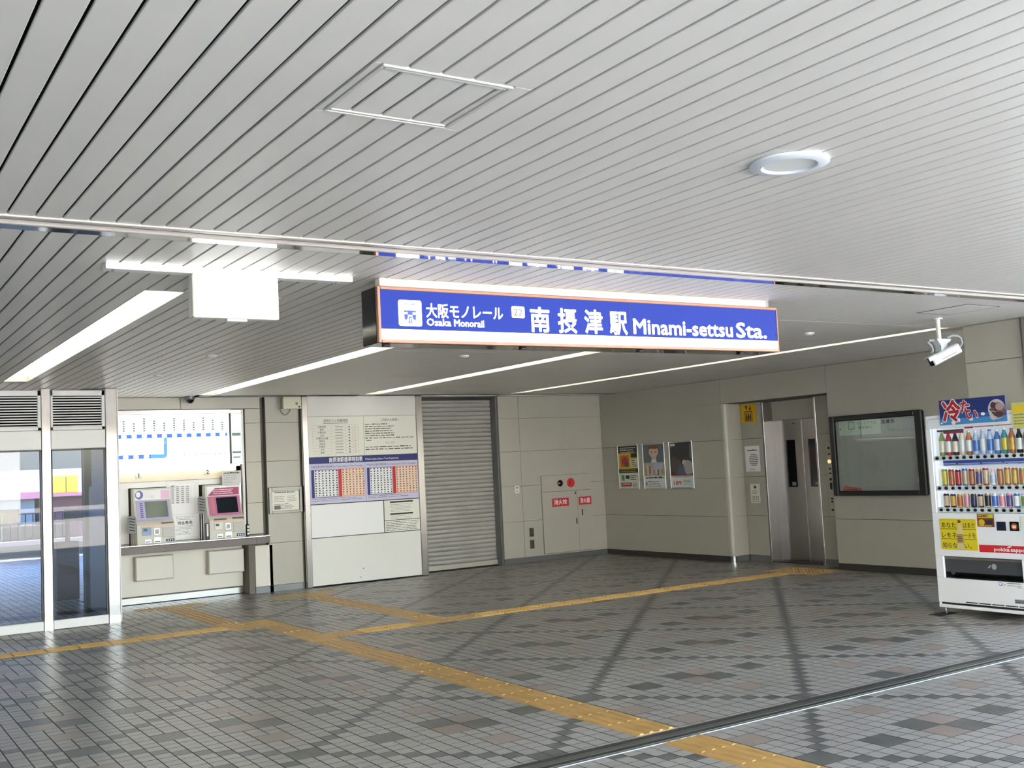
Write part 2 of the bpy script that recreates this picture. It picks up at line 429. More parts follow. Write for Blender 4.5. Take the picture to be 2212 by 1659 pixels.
# floor guide rail of the big shutter
t = thing('shutter_floor_rail', 'long dark grooved steel shutter rail set across the tiled floor', 'rail', (3.6, 4.71, 0))
mb = MB()
mb.box(-3, RAIL0, -.012, 9.1, RAIL1, -.0006, 0)
mb.build('groove', M_dkmetal, t)
mb = MB(); mb.box(-3, RAIL0 + .030, -.006, 9.1, RAIL0 + .036, .002); mb.box(-3, RAIL0 + .078, -.006, 9.1, RAIL0 + .138, .001, 0, .002)
mb.build('track', M_rail, t)
mb = MB(); mb.box(-3, RAIL0 - .003, -.01, 9.1, RAIL0 + .005, .002); mb.build('edge_strip', mat('edge_pale', (214, 214, 212), .45), t)
mb = MB(); mb.box(-3, RAIL1 - .012, -.01, 9.1, RAIL1 + .004, .001); mb.build('rear_edge', M_rubber, t)

# ------------------------------------------------------------ ceiling
mb = MB(); mb.box(-14, -1.6, ZC + .19, 11.2, 4.93, ZC + .5); mb.box(-14, 4.93, ZC + .19, 14, 14.9, ZC + .5)
mb.box(-14, -1.6, ZC, 11.2, -1.5, ZC + .19, 1); mb.box(-14, -1.5, ZC, -13.9, 14.9, ZC + .19, 1); mb.box(13.9, 4.93, ZC, 14, 14.9, ZC + .19, 1); mb.box(11.1, -1.5, ZC, 11.2, 4.93, ZC + .19, 1); mb.box(11.2, 4.83, ZC, 14, 4.93, ZC + .19, 1)
mb.box(-14, 14.82, ZC - .02, 14, 14.9, ZC + .19, 1)
ceiling = struct(mb, 'ceiling', [M_void, M_slat], label='white slatted metal ceiling over the concourse', cat='ceiling')
SP, S0 = .1053, .425
TR0, TR1 = 4.675, 4.925           # steel strip across the ceiling
troughs = [(1.575, 6.28, 1.815, 12.0), (4.12, 6.28, 4.36, 13.85), (6.50, 6.28, 6.72, 13.85), (8.97, 6.28, 9.13, 13.75)]
hatch = (1.298, 2.566, 1.726, 2.986)
DLC = (3.144, 2.80)
holes = list(troughs) + [hatch, (DLC[0] - .098, DLC[1] - .098, DLC[0] + .098, DLC[1] + .098)]
SG = .0055
far = MB()
def slat_at(r, y_in=True):
    x0, y0, x1, y1 = r
    if x1 < 0 or x0 > 11.2: far.box(x0, y0, ZC, x1, y1, ZC + .012); return
    m1 = MB(); m1.box(x0, y0, ZC, x1, y1, ZC + .012, 0, .002); m1.build('slat', M_slat, ceiling)
SMOOTH_X, SMOOTH_Y = 4.36, 6.28
for k in range(-135, 128):
    x0 = S0 + k * SP + SG; x1 = S0 + (k + 1) * SP - SG
    if x0 < -13.9 or x1 > 13.9: continue
    rects = [(x0, -1.5, x1, TR0)] if x1 < 11.1 else []
    rects += [(x0, TR1, x1, 14.3 if x0 < 3 or True else 0)] if x0 < 4.12 else [(x0, TR1, x1, SMOOTH_Y - .004)]
    for h in holes: rects = sub_rects(rects, (h[0] - .004, h[1] - .004, h[2] + .004, h[3] + .004))
    for r in rects: slat_at(r)
far.build('slat_field', M_slat, ceiling, kind='stuff')
# the deeper part of the hall has plain ceiling boards between the light troughs
xs = [4.364, 6.496, 6.724, 8.966, 9.134, 11.2, 13.9]
for a, b in ((4.364, 6.496), (6.724, 8.966), (9.134, 11.45)):
    for y in [6.28 + i * 1.28 for i in range(6)]:
        m1 = MB(); m1.box(a + .002, y + .002, ZC, b - .002, min(y + 1.28, 14.3) - .002, ZC + .012, 0, .002); m1.build('ceiling_board', M_slat, ceiling)
m1 = MB()
for a, b in ((4.124, 4.364), (6.496, 6.724), (8.966, 9.134)): m1.box(a, 13.87, ZC, b, 14.3, ZC + .012)
m1.box(11.45, 6.28, ZC, 13.9, 14.3, ZC + .012); m1.box(2.9, 14.3, ZC, 13.9, 14.82, ZC + .012)
m1.build('ceiling_edge', M_slat, ceiling)
# steel strip with shutter slot
t = thing('ceiling_shutter_track', 'polished steel shutter track running across the slatted ceiling', 'track', (4, 4.8, ZC))
mb = MB(); mb.box(-9, TR0, ZC - .008, 11.1, TR0 + .036, ZC + .02, 0, .003); mb.box(-9, TR0 + .125, ZC - .008, 11.1, TR0 + .150, ZC + .02, 0, .003)
mb.build('lip', mat('lip_alu', (214, 206, 198), .35, .5), t)
mb = MB(); mb.box(-9, TR0 + .036, ZC + .01, 11.1, TR0 + .125, ZC + .03); mb.build('slot', M_dkmetal, t)
mb = MB(); mb.box(-9, TR0 + .150, ZC - .003, 11.1, TR1 - .002, ZC + .02); mb.build('soffit_strip', M_mirror, t)

# upper storeys above the hall, with unseen plaza roof and beam added for shade
mb = MB(); mb.box(-14, -1.4, ZC + .6, 11.1, 14.85, 5.0); mb.box(-14, -1.6, ZC + .5, 11.2, 14.9, ZC + .6); mb.box(-14, 14.9, ZC + .02, 11.2, 27.2, ZC + 1.0); mb.box(-14, 27.0, 2.0, 11.2, 27.2, ZC + .02)
struct(mb, 'shade_roof', M_white, label='upper storeys over the concourse with an unseen plaza roof added for shade', cat='building')

# ------------------------------------------------------------ walls
ZJ = [.085, .657, 1.220, 1.775, 2.306, ZC - .002]
def panels(parent, fr, us, zs, d0=0., d1=.022, g=.002, m=None):
    for a, b in zip(us, us[1:]):
        for p, q in zip(zs, zs[1:]):
            if q - p < .02: continue
            m1 = MB(); m1.fb(fr, a + g, p + g, b - g, q - g, d0, d1, 0, .003); m1.build('panel', m or M_wall, parent)
# back wall, right of the roller shutter
mb = MB(); mb.box(9.06, 14.425, 0, 11.5, 14.8, ZC)
wall_back = struct(mb, 'wall_back', M_wall2, label='off white enamel panel back wall with the fire hose cabinet', cat='wall')
panels(wall_back, back(14.425), [9.06, 9.448, 11.125], ZJ, 0, .025)
mb = MB(); mb.box(9.06, 14.41, 0, 11.12, 14.425, .083); struct(mb, 'baseboard_back', M_base)
mb = MB(); mb.box(7.55, 14.70, 0, 9.06, 14.85, ZC); struct(mb, 'wall_behind_shutter', M_wall2)
# right wall: poster stretch, lift niche, board stretch
mb = MB(); mb.box(11.125, 11.505, 0, 11.6, 14.8, ZC); mb.box(11.125, 5.2, 0, 11.8, 9.53, ZC); mb.box(11.125, 9.53, 2.30, 11.6, 11.505, ZC)
wall_right = struct(mb, 'wall_right', M_wall2, label='off white enamel panel wall with posters, lift niche and notice board', cat='wall')
fr = side(11.125)
panels(wall_right, fr, [-14.40, -11.50], ZJ[:5], 0, .025)
panels(wall_right, fr, [-9.53, -6.9, -5.2], ZJ[:5], 0, .025)
panels(wall_right, fr, [-14.40, -11.50, -9.53, -6.9, -5.2], [2.30, ZC - .002], 0, .025)
# rounded enamel corner into the niche
mb = MB(); n = 8
pts = [(11.10 + .055 - .055 * math.cos(a), 11.44 + .055 - .055 * math.sin(a)) for a in [i * math.pi / 2 / n for i in range(n + 1)]]
pts = [(11.10, 11.5)] + pts + [(11.2, 11.44), (11.2, 11.5)]
vs = [(x, y, .085) for x, y in pts] + [(x, y, 2.298) for x, y in pts]; N = len(pts)
mb.add(vs, [tuple(range(N))[::-1], tuple(range(N, 2 * N))] + [(i, (i + 1) % N, N + (i + 1) % N, N + i) for i in range(N)])
mb.build('corner_panel', M_wall, wall_right, smooth=True)
mb = MB(); mb.box(11.105, 11.5, 0, 11.125, 14.40, .083); mb.box(11.105, 6.2, 0, 11.125, 9.53, .083)
struct(mb, 'baseboard_right', M_based)
mb = MB(); mb.lathe((11.165, 11.50, 0), [(.06, 0), (.06, .084)], 16); struct(mb, 'trim_1', M_mirror, smooth=True, label='polished steel foot of the rounded wall corner', cat='trim')
# niche
mb = MB(); mb.box(11.455, 11.03, 0, 11.9, 11.50, 2.6); mb.box(11.455, 9.3, 0, 11.9, 10.03, 2.6); mb.box(11.2, 11.465, 0, 11.455, 11.5, 2.3); mb.box(11.455, 10.03, 2.29, 11.9, 11.03, 2.6); mb.box(11.12, 9.53, 2.302, 11.46, 11.5, 2.32)
wall_niche = struct(mb, 'wall_niche', M_wall2, label='recessed enamel wall around the lift door', cat='wall')
panels(wall_niche, side(11.455), [-11.46, -11.03], [.085, .657, 1.22, 1.775, 2.298], 0, .025)
panels(wall_niche, side(11.455), [-10.03, -9.40], [.085, .657, 1.22, 1.775, 2.298], 0, .025)
panels(wall_niche, back(11.465), [11.2, 11.43], [.085, .657, 1.22, 1.775, 2.298], 0, .025)
mb = MB(); mb.box(11.2, 11.45, 0, 11.43, 11.465, .083); mb.box(11.44, 11.03, 0, 11.455, 11.44, .083); mb.box(11.44, 9.4, 0, 11.455, 10.03, .083)
struct(mb, 'baseboard_niche', M_base)
# lift
lift = thing('door_1', 'brushed steel lift doors with two narrow dark windows in the niche', 'lift door', (11.66, 10.5, 0), kind='structure')
fr = side(11.66)
mb = MB(); mb.fb(fr, -11.03, 0, -10.995, 2.29, 0, .232, 0, .004); mb.build('jamb', M_door, lift)
mb = MB(); mb.fb(fr, -10.065, 0, -10.03, 2.29, 0, .232, 0, .004); mb.build('jamb', M_door, lift)
mb = MB(); mb.fb(fr, -10.995, 2.015, -10.065, 2.29, .02, .05, 0, .004); mb.build('header', M_beige, lift)
mb = MB(); mb.fb(fr, -10.995, 0, -10.065, .012, 0, .232, 0, .003); mb.build('sill', M_dkmetal, lift)
def leaf(u0, u1, w0, w1, d):
    mb = MB()
    for a, b, p, q in ((u0, w0, .015, 2.01), (w1, u1, .015, 2.01), (w0, w1, .015, 1.055), (w0, w1, 1.723, 2.01)): mb.fb(fr, a, p, b, q, d, d + .03)
    o = mb.build('door_leaf', M_door, lift)
    m1 = MB(); m1.fb(fr, w0, 1.055, w1, 1.723, d + .002, d + .018); m1.build('window_pane', M_gloss, o)
    m1 = MB(); m1.fb(fr, w0 + .07, 1.075, w1 - .04, 1.125, d + .018, d + .0195); m1.build('sticker', M_inkg, o)
leaf(-10.994, -10.47, -10.78, -10.598, .012); leaf(-10.469, -10.066, -10.372, -10.19, .0)
mb = MB(); mb.lathe(fr.p(-10.60, 1.955, .042), [(.012, 0), (.012, .004)], 10, axis=fr.N); mb.build('key_hole', M_black, lift)
mb = MB(); mb.box(11.665, 9.9, -.1, 11.9, 11.15, 2.6); mb.build('shaft_panel', M_dkmetal, lift)
# pier behind the drinks machine
mb = MB(); mb.box(9.175, 5.58, 0, 9.6, 6.16, ZC); wall_pier = struct(mb, 'wall_pier', M_wall2, label='off white panel pier behind the drinks vending machine', cat='wall')
panels(wall_pier, side(9.175), [-6.16, -5.58], ZJ, 0, .025); panels(wall_pier, back(5.58), [9.175, 9.6], ZJ, 0, .02)
mb = MB(); mb.box(9.12, 5.0, 0, 9.5, 5.56, ZC, 0, .01); struct(mb, 'column_steel', M_steel, label='steel clad column at the end of the shutter track', cat='column')
# ------------------------------------------------------------ left side: glazed entrance
YG = 12.78
fb = back(YG)
def post(u0, u1, name, label):
    mb = MB(); mb.fb(fb, u0, 0, u1, ZC - .002, -.10, 0, 0, .006); mb.fb(fb, u0 + .004, .0, u1 - .004, .085, 0, .002, 1)
    return struct(mb, name, [M_steel, M_steelH], label=label, cat='post')
post(2.741, 2.871, 'trim_2', 'wide brushed steel post between the glass entrance and the ticket wall')
post(2.062, 2.160, 'trim_3', 'narrow brushed steel post between the two entrance bays')
post(-.30, -.2, 'trim_4', 'brushed steel post at the far end of the glass entrance')
post(.75, .85, 'trim_5', 'brushed steel post between hidden entrance bays')
def bay(u0, u1, nm, label, cat):
    t = thing(nm, label, cat, (( u0 + u1) / 2, YG, 0), kind='structure')
    mb = MB(); z0, z1 = 2.195, 2.640
    for a, b, p, q in ((u0, u0 + .022, z0, z1), (u1 - .035, u1, z0, z1), (u0, u1, z0, z0 + .035), (u0, u1, z1 - .06, z1)): mb.fb(fb, a, p, b, q, -.05, -.004, 0, .003)
    mb.build('louver_frame', M_white, t)
    mb = MB(); mb.fb(fb, u0 + .02, z0, u1 - .03, z1, -.072, -.062); mb.build('louver_backing', M_matte, t)
    for k in range(12):
        z = z0 + .035 + .0296 * k
        m1 = MB(); pr = [(z, -.012), (z + .014, -.016), (z + .014, -.022), (z, -.018)]
        f = Fr((0, YG, 0), (0, 0, 1), (0, -1, 0))
        vs = []
        for x in (u0 + .022, u1 - .036): vs += [(x, YG - d, zz) for zz, d in pr]
        m1.add(vs, [(0, 1, 2, 3), (7, 6, 5, 4), (0, 4, 5, 1), (1, 5, 6, 2), (2, 6, 7, 3), (3, 7, 4, 0)]); m1.build('louver_slat', M_white, t)
    mb = MB(); mb.fb(fb, u0, 1.985, u1, 2.192, -.06, -.006, 0, .004); mb.build('transom_panel', M_white, t)
    mb = MB()
    for a, b, p, q in ((u0, u0 + .012, .105, 1.98), (u1 - .018, u1, .105, 1.98), (u0, u1, 1.965, 1.982)): mb.fb(fb, a, p, b, q, -.05, -.012, 0, .002)
    mb.build('glazing_frame', M_dkmetal, t)
    mb = MB(); mb.fb(fb, u0 + .012, .105, u1 - .018, 1.965, -.035, -.025); mb.build('glass_pane', G_blue, t)
    mb = MB(); mb.fb(fb, u0, .004, u1, .104, -.06, -.004, 0, .004); mb.build('kick_panel', M_white, t)
bay(2.162, 2.739, 'door_2', 'glass entrance bay with white louvers above, beside the wide steel post', 'glass door')
bay(.852, 2.060, 'window_1', 'wider glass entrance bay with white louvers, cut off by the picture edge', 'glazing')
bay(-.198, .748, 'window_2', 'glass entrance bay outside the picture edge', 'glazing')
mb = MB(); mb.box(-8, 12.8, 0, -.3, 13.0, ZC); mb.box(-3.2, -10, 0, -3, 12.79, ZC); mb.box(-3.2, 13.0, 0, -3, 27, ZC); struct(mb, 'wall_entrance_and_blockers', M_wall, label='plain wall beyond the glass entrance and unseen side walls added against daylight', cat='wall')  # side walls are unseen, added to keep daylight off hall and plaza

# ------------------------------------------------------------ left wall with the ticket counter
mb = MB()
mb.box(2.885, 14.48, 0, 5.2, 14.75, ZC); mb.box(2.885, 14.22, 2.505, 5.08, 14.48, ZC)
mb.box(4.87, 14.225, 0, 5.08, 14.48, ZC); mb.box(5.08, 14.32, 0, 5.15, 14.5, ZC); mb.box(5.15, 14.225, 0, 5.66, 14.6, ZC); mb.box(5.6, 14.3, 0, 7.56, 14.75, ZC)
mb.box(2.885, 14.3, 1.55, 4.87, 14.48, 2.5)
wall_left = struct(mb, 'wall_left', M_wall2, label='cream panelled wall around the ticket machines', cat='wall')
fw = back(14.225)
panels(wall_left, fw, [2.89, 4.0, 5.08], [2.505, ZC - .002], 0, .02, m=M_beige)
panels(wall_left, fw, [4.862, 5.08], [.80, 1.22, 1.775, 2.306, 2.503], 0, .02, m=M_beige)
panels(wall_left, fw, [4.95, 5.2], [.085, .64], 0, .02, m=M_low)
panels(wall_left, fw, [5.15, 5.635], [.085, .657, 1.22, 1.775, 2.306, ZC - .002], 0, .02)
panels(wall_left, back(14.48), [2.89, 4.86], [.10, .68], 0, .02, m=M_low)
mb = MB(); mb.box(4.945, 14.23, .085, 4.95, 14.48, .66); mb.build('panel', M_base, wall_left)
mb = MB(); mb.box(4.95, 14.21, 0, 5.2, 14.225, .083); mb.box(5.152, 14.21, 0, 5.63, 14.225, .083); struct(mb, 'baseboard_left', M_base)
mb = MB(); mb.box(2.885, 14.45, .004, 4.87, 14.46, .088, 0, .003); struct(mb, 'baseboard_counter', M_steelH)
for n, (a, b) in enumerate(((3.41, 3.897), (4.357, 4.846))):
    mb = MB(); mb.box(a, 14.345, .30, b, 14.458, .612, 0, .006); mb.box(a + .012, 14.338, .312, b - .012, 14.346, .60, 1, .003)
    solo(mb, 'service_box', [M_beige, M_low], 'cream service box on the wall below the %s ticket machine' % ('lilac', 'magenta')[n], 'box', 'service boxes below the ticket counter')
# counter
t = thing('ticket_counter', 'dark brown ticket counter shelf with a steel top edge', 'counter', (4.0, 14.1, .68))
mb = MB(); mb.box(2.915, 13.86, .682, 4.86, 14.455, .772, 0, .004); mb.box(4.86, 13.86, .682, 4.985, 14.2, .772, 0, .004); mb.box(4.985, 13.95, .682, 5.075, 14.2, .772, 0, .004); mb.build('apron', mat('counter_brown', (104, 92, 88), .4), t)
mb = MB(); mb.box(2.915, 13.85, .773, 4.99, 14.202, .790, 0, .004); mb.box(4.99, 13.94, .773, 5.078, 14.2, .790, 0, .004); mb.build('top', M_steelH, t)
# machine bay surround
t = thing('ticket_bay_surround', 'pale surround panels behind and between the two ticket machines', 'panel', (3.9, 14.25, .792))
mb = MB(); fs = back(14.25)
mb.fb(fs, 2.915, 1.575, 4.80, 1.745, -.04, 0, 0, .003); mb.build('header_band', mat('band_cream', (240, 230, 205), .35), t)
mb = MB(); mb.fb(fs, 3.80, .793, 4.225, 1.57, -.04, 0, 0, .003); mb.build('centre_panel', M_white, t)
mb = MB(); mb.fb(fs, 2.915, .793, 3.32, 1.57, -.04, 0, 0, .003); mb.build('left_panel', M_white, t)
mb = MB(); mb.fb(fs, 4.735, .793, 4.80, 1.745, -.04, 0, 0, .003); mb.build('right_panel', mat('pale_steel', (214, 200, 192), .3, .7), t)
mb = MB(); mb.fb(fs, 4.815, .793, 4.848, 2.50, -.02, .03, 0, .003); mb.build('edge_post', M_white, t)
for a, b in ((3.318, 3.80), (4.227, 4.733)):
    mb = MB(); mb.fb(fs, a, 1.50, b, 1.572, -.04, -.005); mb.build('soffit_strip', M_white, t)
mb = MB(); mb.box(2.95, 14.206, 1.734, 4.78, 14.244, 1.7465, 0, .003); mb.build('bay_lamp', mat('bay_lamp', (255, 250, 238), .4, emit=4), t)
def sheet(nm, fr, u0, v0, u1, v1, label, cat, draw=None, m=None, group=None, d=.001, mats=None):
    mb = MB(); mb.fb(fr, u0, v0, u1, v1, d, d + .0015)
    if draw: draw(mb, u0, v0, u1, v1, d + .0020)
    return solo(mb, nm, mats or [m or M_paper, M_ink, M_inkg, M_navy, M_red], label, cat, group)
def d_fare(mb, a, b, c, d, e):
    mb.quad(fs, a + .02, d - .035, a + .075, d - .028, e, 1)
    for k in range(9):
        v = d - .055 - k * .026; mb.quad(fs, a + .02, v, c - .02, v + .0015, e, 2)
        for q in range(4): mb.quad(fs, a + .025 + q * .065, v + .006, a + .062 + q * .065, v + .016, e, 2)
sheet('fare_sheet', fs, 3.835, 1.135, 4.155, 1.535, 'tall fare list sheet on the panel between the ticket machines', 'notice', d_fare)
def d_note(mb, a, b, c, d, e):
    mb.lines(fs, a + .06, c - .05, d - .03, 3, .018, .006, 2, e); mb.text(fs, (a + c) / 2, d - .125, .035, '現金専用', 1, e, w=.19, bold=.02, al='C')
    mb.lines(fs, a + .05, c - .05, d - .15, 7, .018, .005, 2, e)
sheet('notice_sheet', fs, 3.855, .83, 4.20, 1.122, 'white notice below the fare list between the ticket machines', 'notice', d_note)
def plate(u, v, st):
    mb = MB(); mb.fb(fs, u - .042, v - .042, u + .042, v + .042, .001, .012, 0, .006); mb.text(fs, u, v - .027, .054, st, 1, .0125, bold=.03, al='C')
    solo(mb, 'number_plate', [M_plast, M_ink], 'square number plate reading %s above the %s ticket machine' % (st, 'lilac' if st == '1' else 'magenta'), 'sign', 'ticket machine number plates')
plate(3.452, 1.664, '1'); plate(4.345, 1.668, '2')
def d_sl(mb, a, b, c, d, e):
    f = back(14.10); mb.lines(f, a + .02, c - .02, d - .035, 1, .02, .014, 1, e, ragged=.1); mb.lines(f, a + .02, c - .04, d - .065, 5, .024, .006, 2, e)
sheet('side_notice', back(14.10), 4.492, 1.49, 4.752, 1.668, 'grey notice card jutting out above ticket machine number 2', 'notice', d_sl, m=mat('card_grey', (214, 214, 212), .5))
mb = MB(); mb.box(4.50, 14.105, 1.595, 4.74, 14.246, 1.603, 0, .002); mb.box(4.52, 14.102, 1.59, 4.72, 14.106, 1.615, 0, .001); solo(mb, 'card_bracket', M_steel, 'thin steel bracket holding the grey notice card', 'bracket')
# route map light box
t = thing('route_map', 'lit white route map and fare table above the ticket machines', 'map', (3.9, 14.2, 1.76))
fm = back(14.2)
mb = MB(); mb.fb(fm, 2.885, 2.44, 4.66, 2.500, -.09, .02, 0, .004); mb.fb(fm, 4.66, 2.44, 4.812, 2.495, -.09, .005, 0, .004); mb.fb(fm, 2.885, 1.748, 4.812, 1.768, -.09, .02, 0, .004)
mb.build('frame', M_steelH, t)
mb = MB(); mb.fb(fm, 4.640, 1.768, 4.662, 2.44, -.09, .022, 0, .003); mb.build('divider', M_dkmetal, t)
mb = MB(); mb.fb(fm, 2.89, 1.769, 4.639, 2.439, -.08, 0); mb.build('map_face', M_map, t)
mb = MB(); mb.fb(fm, 4.663, 1.769, 4.81, 2.439, -.08, -.01); mb.quad(fm, 4.68, 2.14, 4.80, 2.18, -.008, 1); mb.quad(fm, 4.68, 1.90, 4.80, 1.93, -.008, 1); mb.quad(fm, 4.69, 1.84, 4.79, 1.86, -.008, 1); mb.build('side_face', [M_mapg, M_mapt], t)
mb = MB(); e = .001
mb.quad(fm, 2.9, 2.138, 4.55, 2.186, e, 0)
mb.poly(fm, [(4.55, 2.138), (4.60, 2.138), (4.618, 2.162), (4.60, 2.186), (4.55, 2.186)], e, 0)
mb.quad(fm, 3.766, 1.94, 3.812, 2.138, e, 1); mb.quad(fm, 2.9, 1.874, 3.766, 1.924, e, 0)
arc = [(3.766, 1.924), (3.766, 1.874)] + [(3.766 + .046 * math.sin(a), 1.924 - .05 * math.cos(a)) for a in [i * math.pi / 12 for i in range(1, 7)]] + [(3.812, 1.94), (3.766, 1.94)]
mb.poly(fm, arc, e, 1); mb.quad(fm, 3.60, 1.874, 3.766, 1.924, e + .0004, 1)
for k in range(14):
    u = 4.548 - .128 * k
    if u < 2.95: break
    mb.ell(fm, u, 2.162, .034 if k else .04, .030 if k else .038, e + .0006, 2, 16)
    for q in range(4 + k % 3): mb.quad(fm, u - .014, 2.225 + q * .03, u + .014, 2.245 + q * .03, e, 3)
    for q in range(3): mb.quad(fm, u - .010, 2.06 + q * .022, u + .010, 2.072 + q * .022, e, 4)
for k in range(5):
    u = 3.545 - .13 * k; mb.ell(fm, u, 1.899, .034, .032, e + .0006, 2, 16)
    for q in range(4): mb.quad(fm, u - .012, 1.955 + q * .028, u + .012, 1.972 + q * .028, e, 4)
mb.text(fm, 3.985, 1.885, .045, '運賃表', 3, e, w=.25); mb.text(fm, 4.27, 1.888, .036, 'Fare Table', 3, e, w=.32, bold=.01)
mb.lines(fm, 4.36, 4.60, 1.845, 3, .022, .007, 4, e)
mb.lines(fm, 3.45, 4.45, 2.36, 2, .025, .012, 4, e, ragged=.1)
mb.build('route_lines', [M_mapb, M_mapl, M_map, M_mapt, mat('map_pale', (205, 220, 225), .4, emit=.75)], t)
# ticket machines
def machine(u0, u1, tint, dark, num, label):
    t = thing('ticket_machine', label, 'ticket machine', ((u0 + u1) / 2, 14.12, .7905), 'ticket machines on the counter')
    c = (u0 + u1) / 2; W = u1 - u0; y0 = 14.0
    F = Fr((0, y0, 0), (1, 0, 0), (0, -1, 0))
    mb = MB()            # cabinet: a stepped side profile (leaning screen bay over a coin deck)
    prof = [(-.235, .791), (.06, .791), (.06, 1.03), (.03, 1.06), (-.02, 1.09), (-.10, 1.335), (-.10, 1.49), (-.235, 1.49)]
    vs = [(u0, y0 - d, z) for d, z in prof] + [(u1, y0 - d, z) for d, z in prof]; N = len(prof)
    mb.add(vs, [tuple(range(N)), tuple(range(N, 2 * N))[::-1]] + [(i, N + i, N + (i + 1) % N, (i + 1) % N) for i in range(N)])
    mb.build('cabinet', mat('machine_grey', (205, 204, 192), .4), t)
    # leaning plane of the screen bay
    a = Vector((0, -(-.02), 1.09)); b = Vector((0, .10, 1.335)); n = Vector((0, -(b.z - a.z), b.y - a.y)).normalized()
    def pt(u, s, d): q = Vector((u, y0 + .02, 1.09)) + Vector((0, .08, .245)) * s + Vector((0, -.951, .31)) * d; return q
    def slab(mb, ua, ub, sa, sb, d0, d1, m=0):
        vs = [pt(x, s, d) for d in (d0, d1) for x, s in ((ua, sa), (ub, sa), (ub, sb), (ua, sb))]
        mb.add(vs, [(3, 2, 1, 0), (4, 5, 6, 7), (0, 1, 5, 4), (1, 2, 6, 5), (2, 3, 7, 6), (3, 0, 4, 7)], m)
    mb = MB(); slab(mb, u0 + .03, u1 - .02, -.02, 1.0, .001, .008); mb.build('bezel', tint, t)
    mb = MB(); slab(mb, u0 + .135, u1 - .055, .10, .93, .009, .013); mb.build('screen', dark, t)
    mb = MB()
    for k in range(8): slab(mb, u0 + .07, u0 + .105, .12 + k * .1, .18 + k * .1, .009, .012)
    mb.build('button_strip', M_vio if num == 1 else M_pinkp, t)
    G = back(14.10); mb = MB(); mb.fb(G, u0 + .02, 1.345, u1 - .012, 1.47, .001, .006, 0)
    if num == 1:
        mb.ell(G, u0 + .07, 1.41, .05, .055, .007, 1); mb.ell(G, u0 + .058, 1.415, .028, .035, .0075, 0)
        mb.ell(G, u0 + .235, 1.385, .026, .022, .007, 2); mb.text(G, u0 + .15, 1.375, .03, 'ICOCA', 2, .0072, bold=.02, w=.06); mb.quad(G, u1 - .13, 1.35, u1 - .02, 1.46, .0065, 3)
    else:
        mb.poly(G, [(u0 + .03, 1.35), (u1 - .02, 1.35), (u1 - .02, 1.45), (u0 + .13, 1.45)], .007, 1)
        mb.lines(G, u0 + .10, u1 - .05, 1.42, 3, .025, .012, 3, .0075, gaps=4); mb.quad(G, u0 + .20, 1.455, u0 + .27, 1.468, .007, 2)
    mb.build('header_graphic', [M_paper, M_vio if num == 1 else mat('magenta', (165, 38, 92), .4), M_white if num == 1 else M_mapg, mat('pale_pink', (238, 200, 228), .5)], t)
    K = back(y0 - .06)
    mb = MB(); mb.fb(K, u0 + .30, 1.035, u1 - .02, 1.055, .001, .012)
    if num == 2: mb.fb(K, u0 + .06, 1.03, u0 + .22, 1.05, .001, .012)
    mb.build('bill_slot', M_black, t)
    mb = MB(); mb.fb(K, u0 + .05, 1.012, u1 - .01, 1.026, .001, .010); mb.build('accent_strip', mat('accent_orange', (238, 176, 150), .4), t)
    mb = MB(); mb.fb(K, u0 + .06, .90, u0 + .17, 1.00, .001, .014, 0, .006); mb.fb(K, u0 + .075, .955, u0 + .12, .985, .014, .016, 1); mb.build('ticket_tray', [mat('tray_blue', (140, 165, 205), .4) if num == 1 else M_plast, M_black], t)
    mb = MB(); mb.fb(K, u0 + .205, .90, u0 + .275, .985, .001, .012, 0, .004); mb.fb(K, u0 + .215, .91, u0 + .265, .972, .012, .014, 1); mb.build('coin_slot', [M_steelH, M_gloss], t)
    mb = MB(); mb.fb(K, u0 + .31, .86, u1 - .012, .99, .001, .012, 0, .004); mb.build('side_cover', mat('machine_cover', (190, 190, 182), .4), t)
    mb = MB(); mb.fb(K, u0 + .09, .805, u0 + .17, .85, .001, .012, 0, .003); mb.fb(K, u0 + .20, .80, u0 + .29, .87, .001, .012, 0, .003); mb.fb(K, u0 + .10, .812, u0 + .16, .826, .012, .0135, 1); mb.fb(K, u0 + .21, .806, u0 + .28, .822, .012, .0135, 1); mb.build('change_tray', [M_steelH, M_black], t)
    mb = MB(); mb.fb(K, u1 - .115, .806, u1 - .012, .84, .001, .004, 0)
    for k in range(3): mb.ell(K, u1 - .09 + k * .028, .823, .008, .009, .0045, 1, 8)
    mb.build('logo_sticker', [M_navy, M_paper], t)
machine(3.345, 3.815, mat('bezel_lilac', (188, 180, 216), .4), mat('screen_off', (112, 122, 112), .12), 1, 'ticket machine under plate 1 with a lilac surround and greyish screen')
machine(4.262, 4.732, mat('bezel_rose', (196, 120, 160), .4), mat('screen_dark', (22, 30, 38), .08), 2, 'ticket machine under plate 2 with a magenta surround and dark screen')
def fare_card(u, v, y, label):
    t = thing('tactile_fare_card', label, 'sign', (u, y, .791), 'small fare cards on stands')
    f = back(y); mb = MB(); mb.rrect(f, u - .05, v - .11, u + .05, v + .11, .03, -.008, 0, .004)
    mb.build('card', M_inkg, t)
    mb = MB()
    for k in range(5): mb.poly(f, [(u - .035, v + .075 - k * .036), (u + .035, v + .060 - k * .036), (u + .035, v + .072 - k * .036), (u - .035, v + .089 - k * .036)], .0045, 0)
    mb.build('card_print', M_ink, t)
    mb = MB(); mb.cyl((u - .012, y + .002, .792), (u - .012, y + .002, v - .108), .008, 8); mb.cyl((u + .018, y + .002, .792), (u + .018, y + .002, v - .108), .008, 8); mb.build('stand', M_steel, t)
fare_card(3.29, 1.045, 13.96, 'grey rounded fare card on a low stand beside the lilac ticket machine')
fare_card(4.185, 1.24, 14.0, 'grey rounded fare card on a tall stand beside the magenta ticket machine')
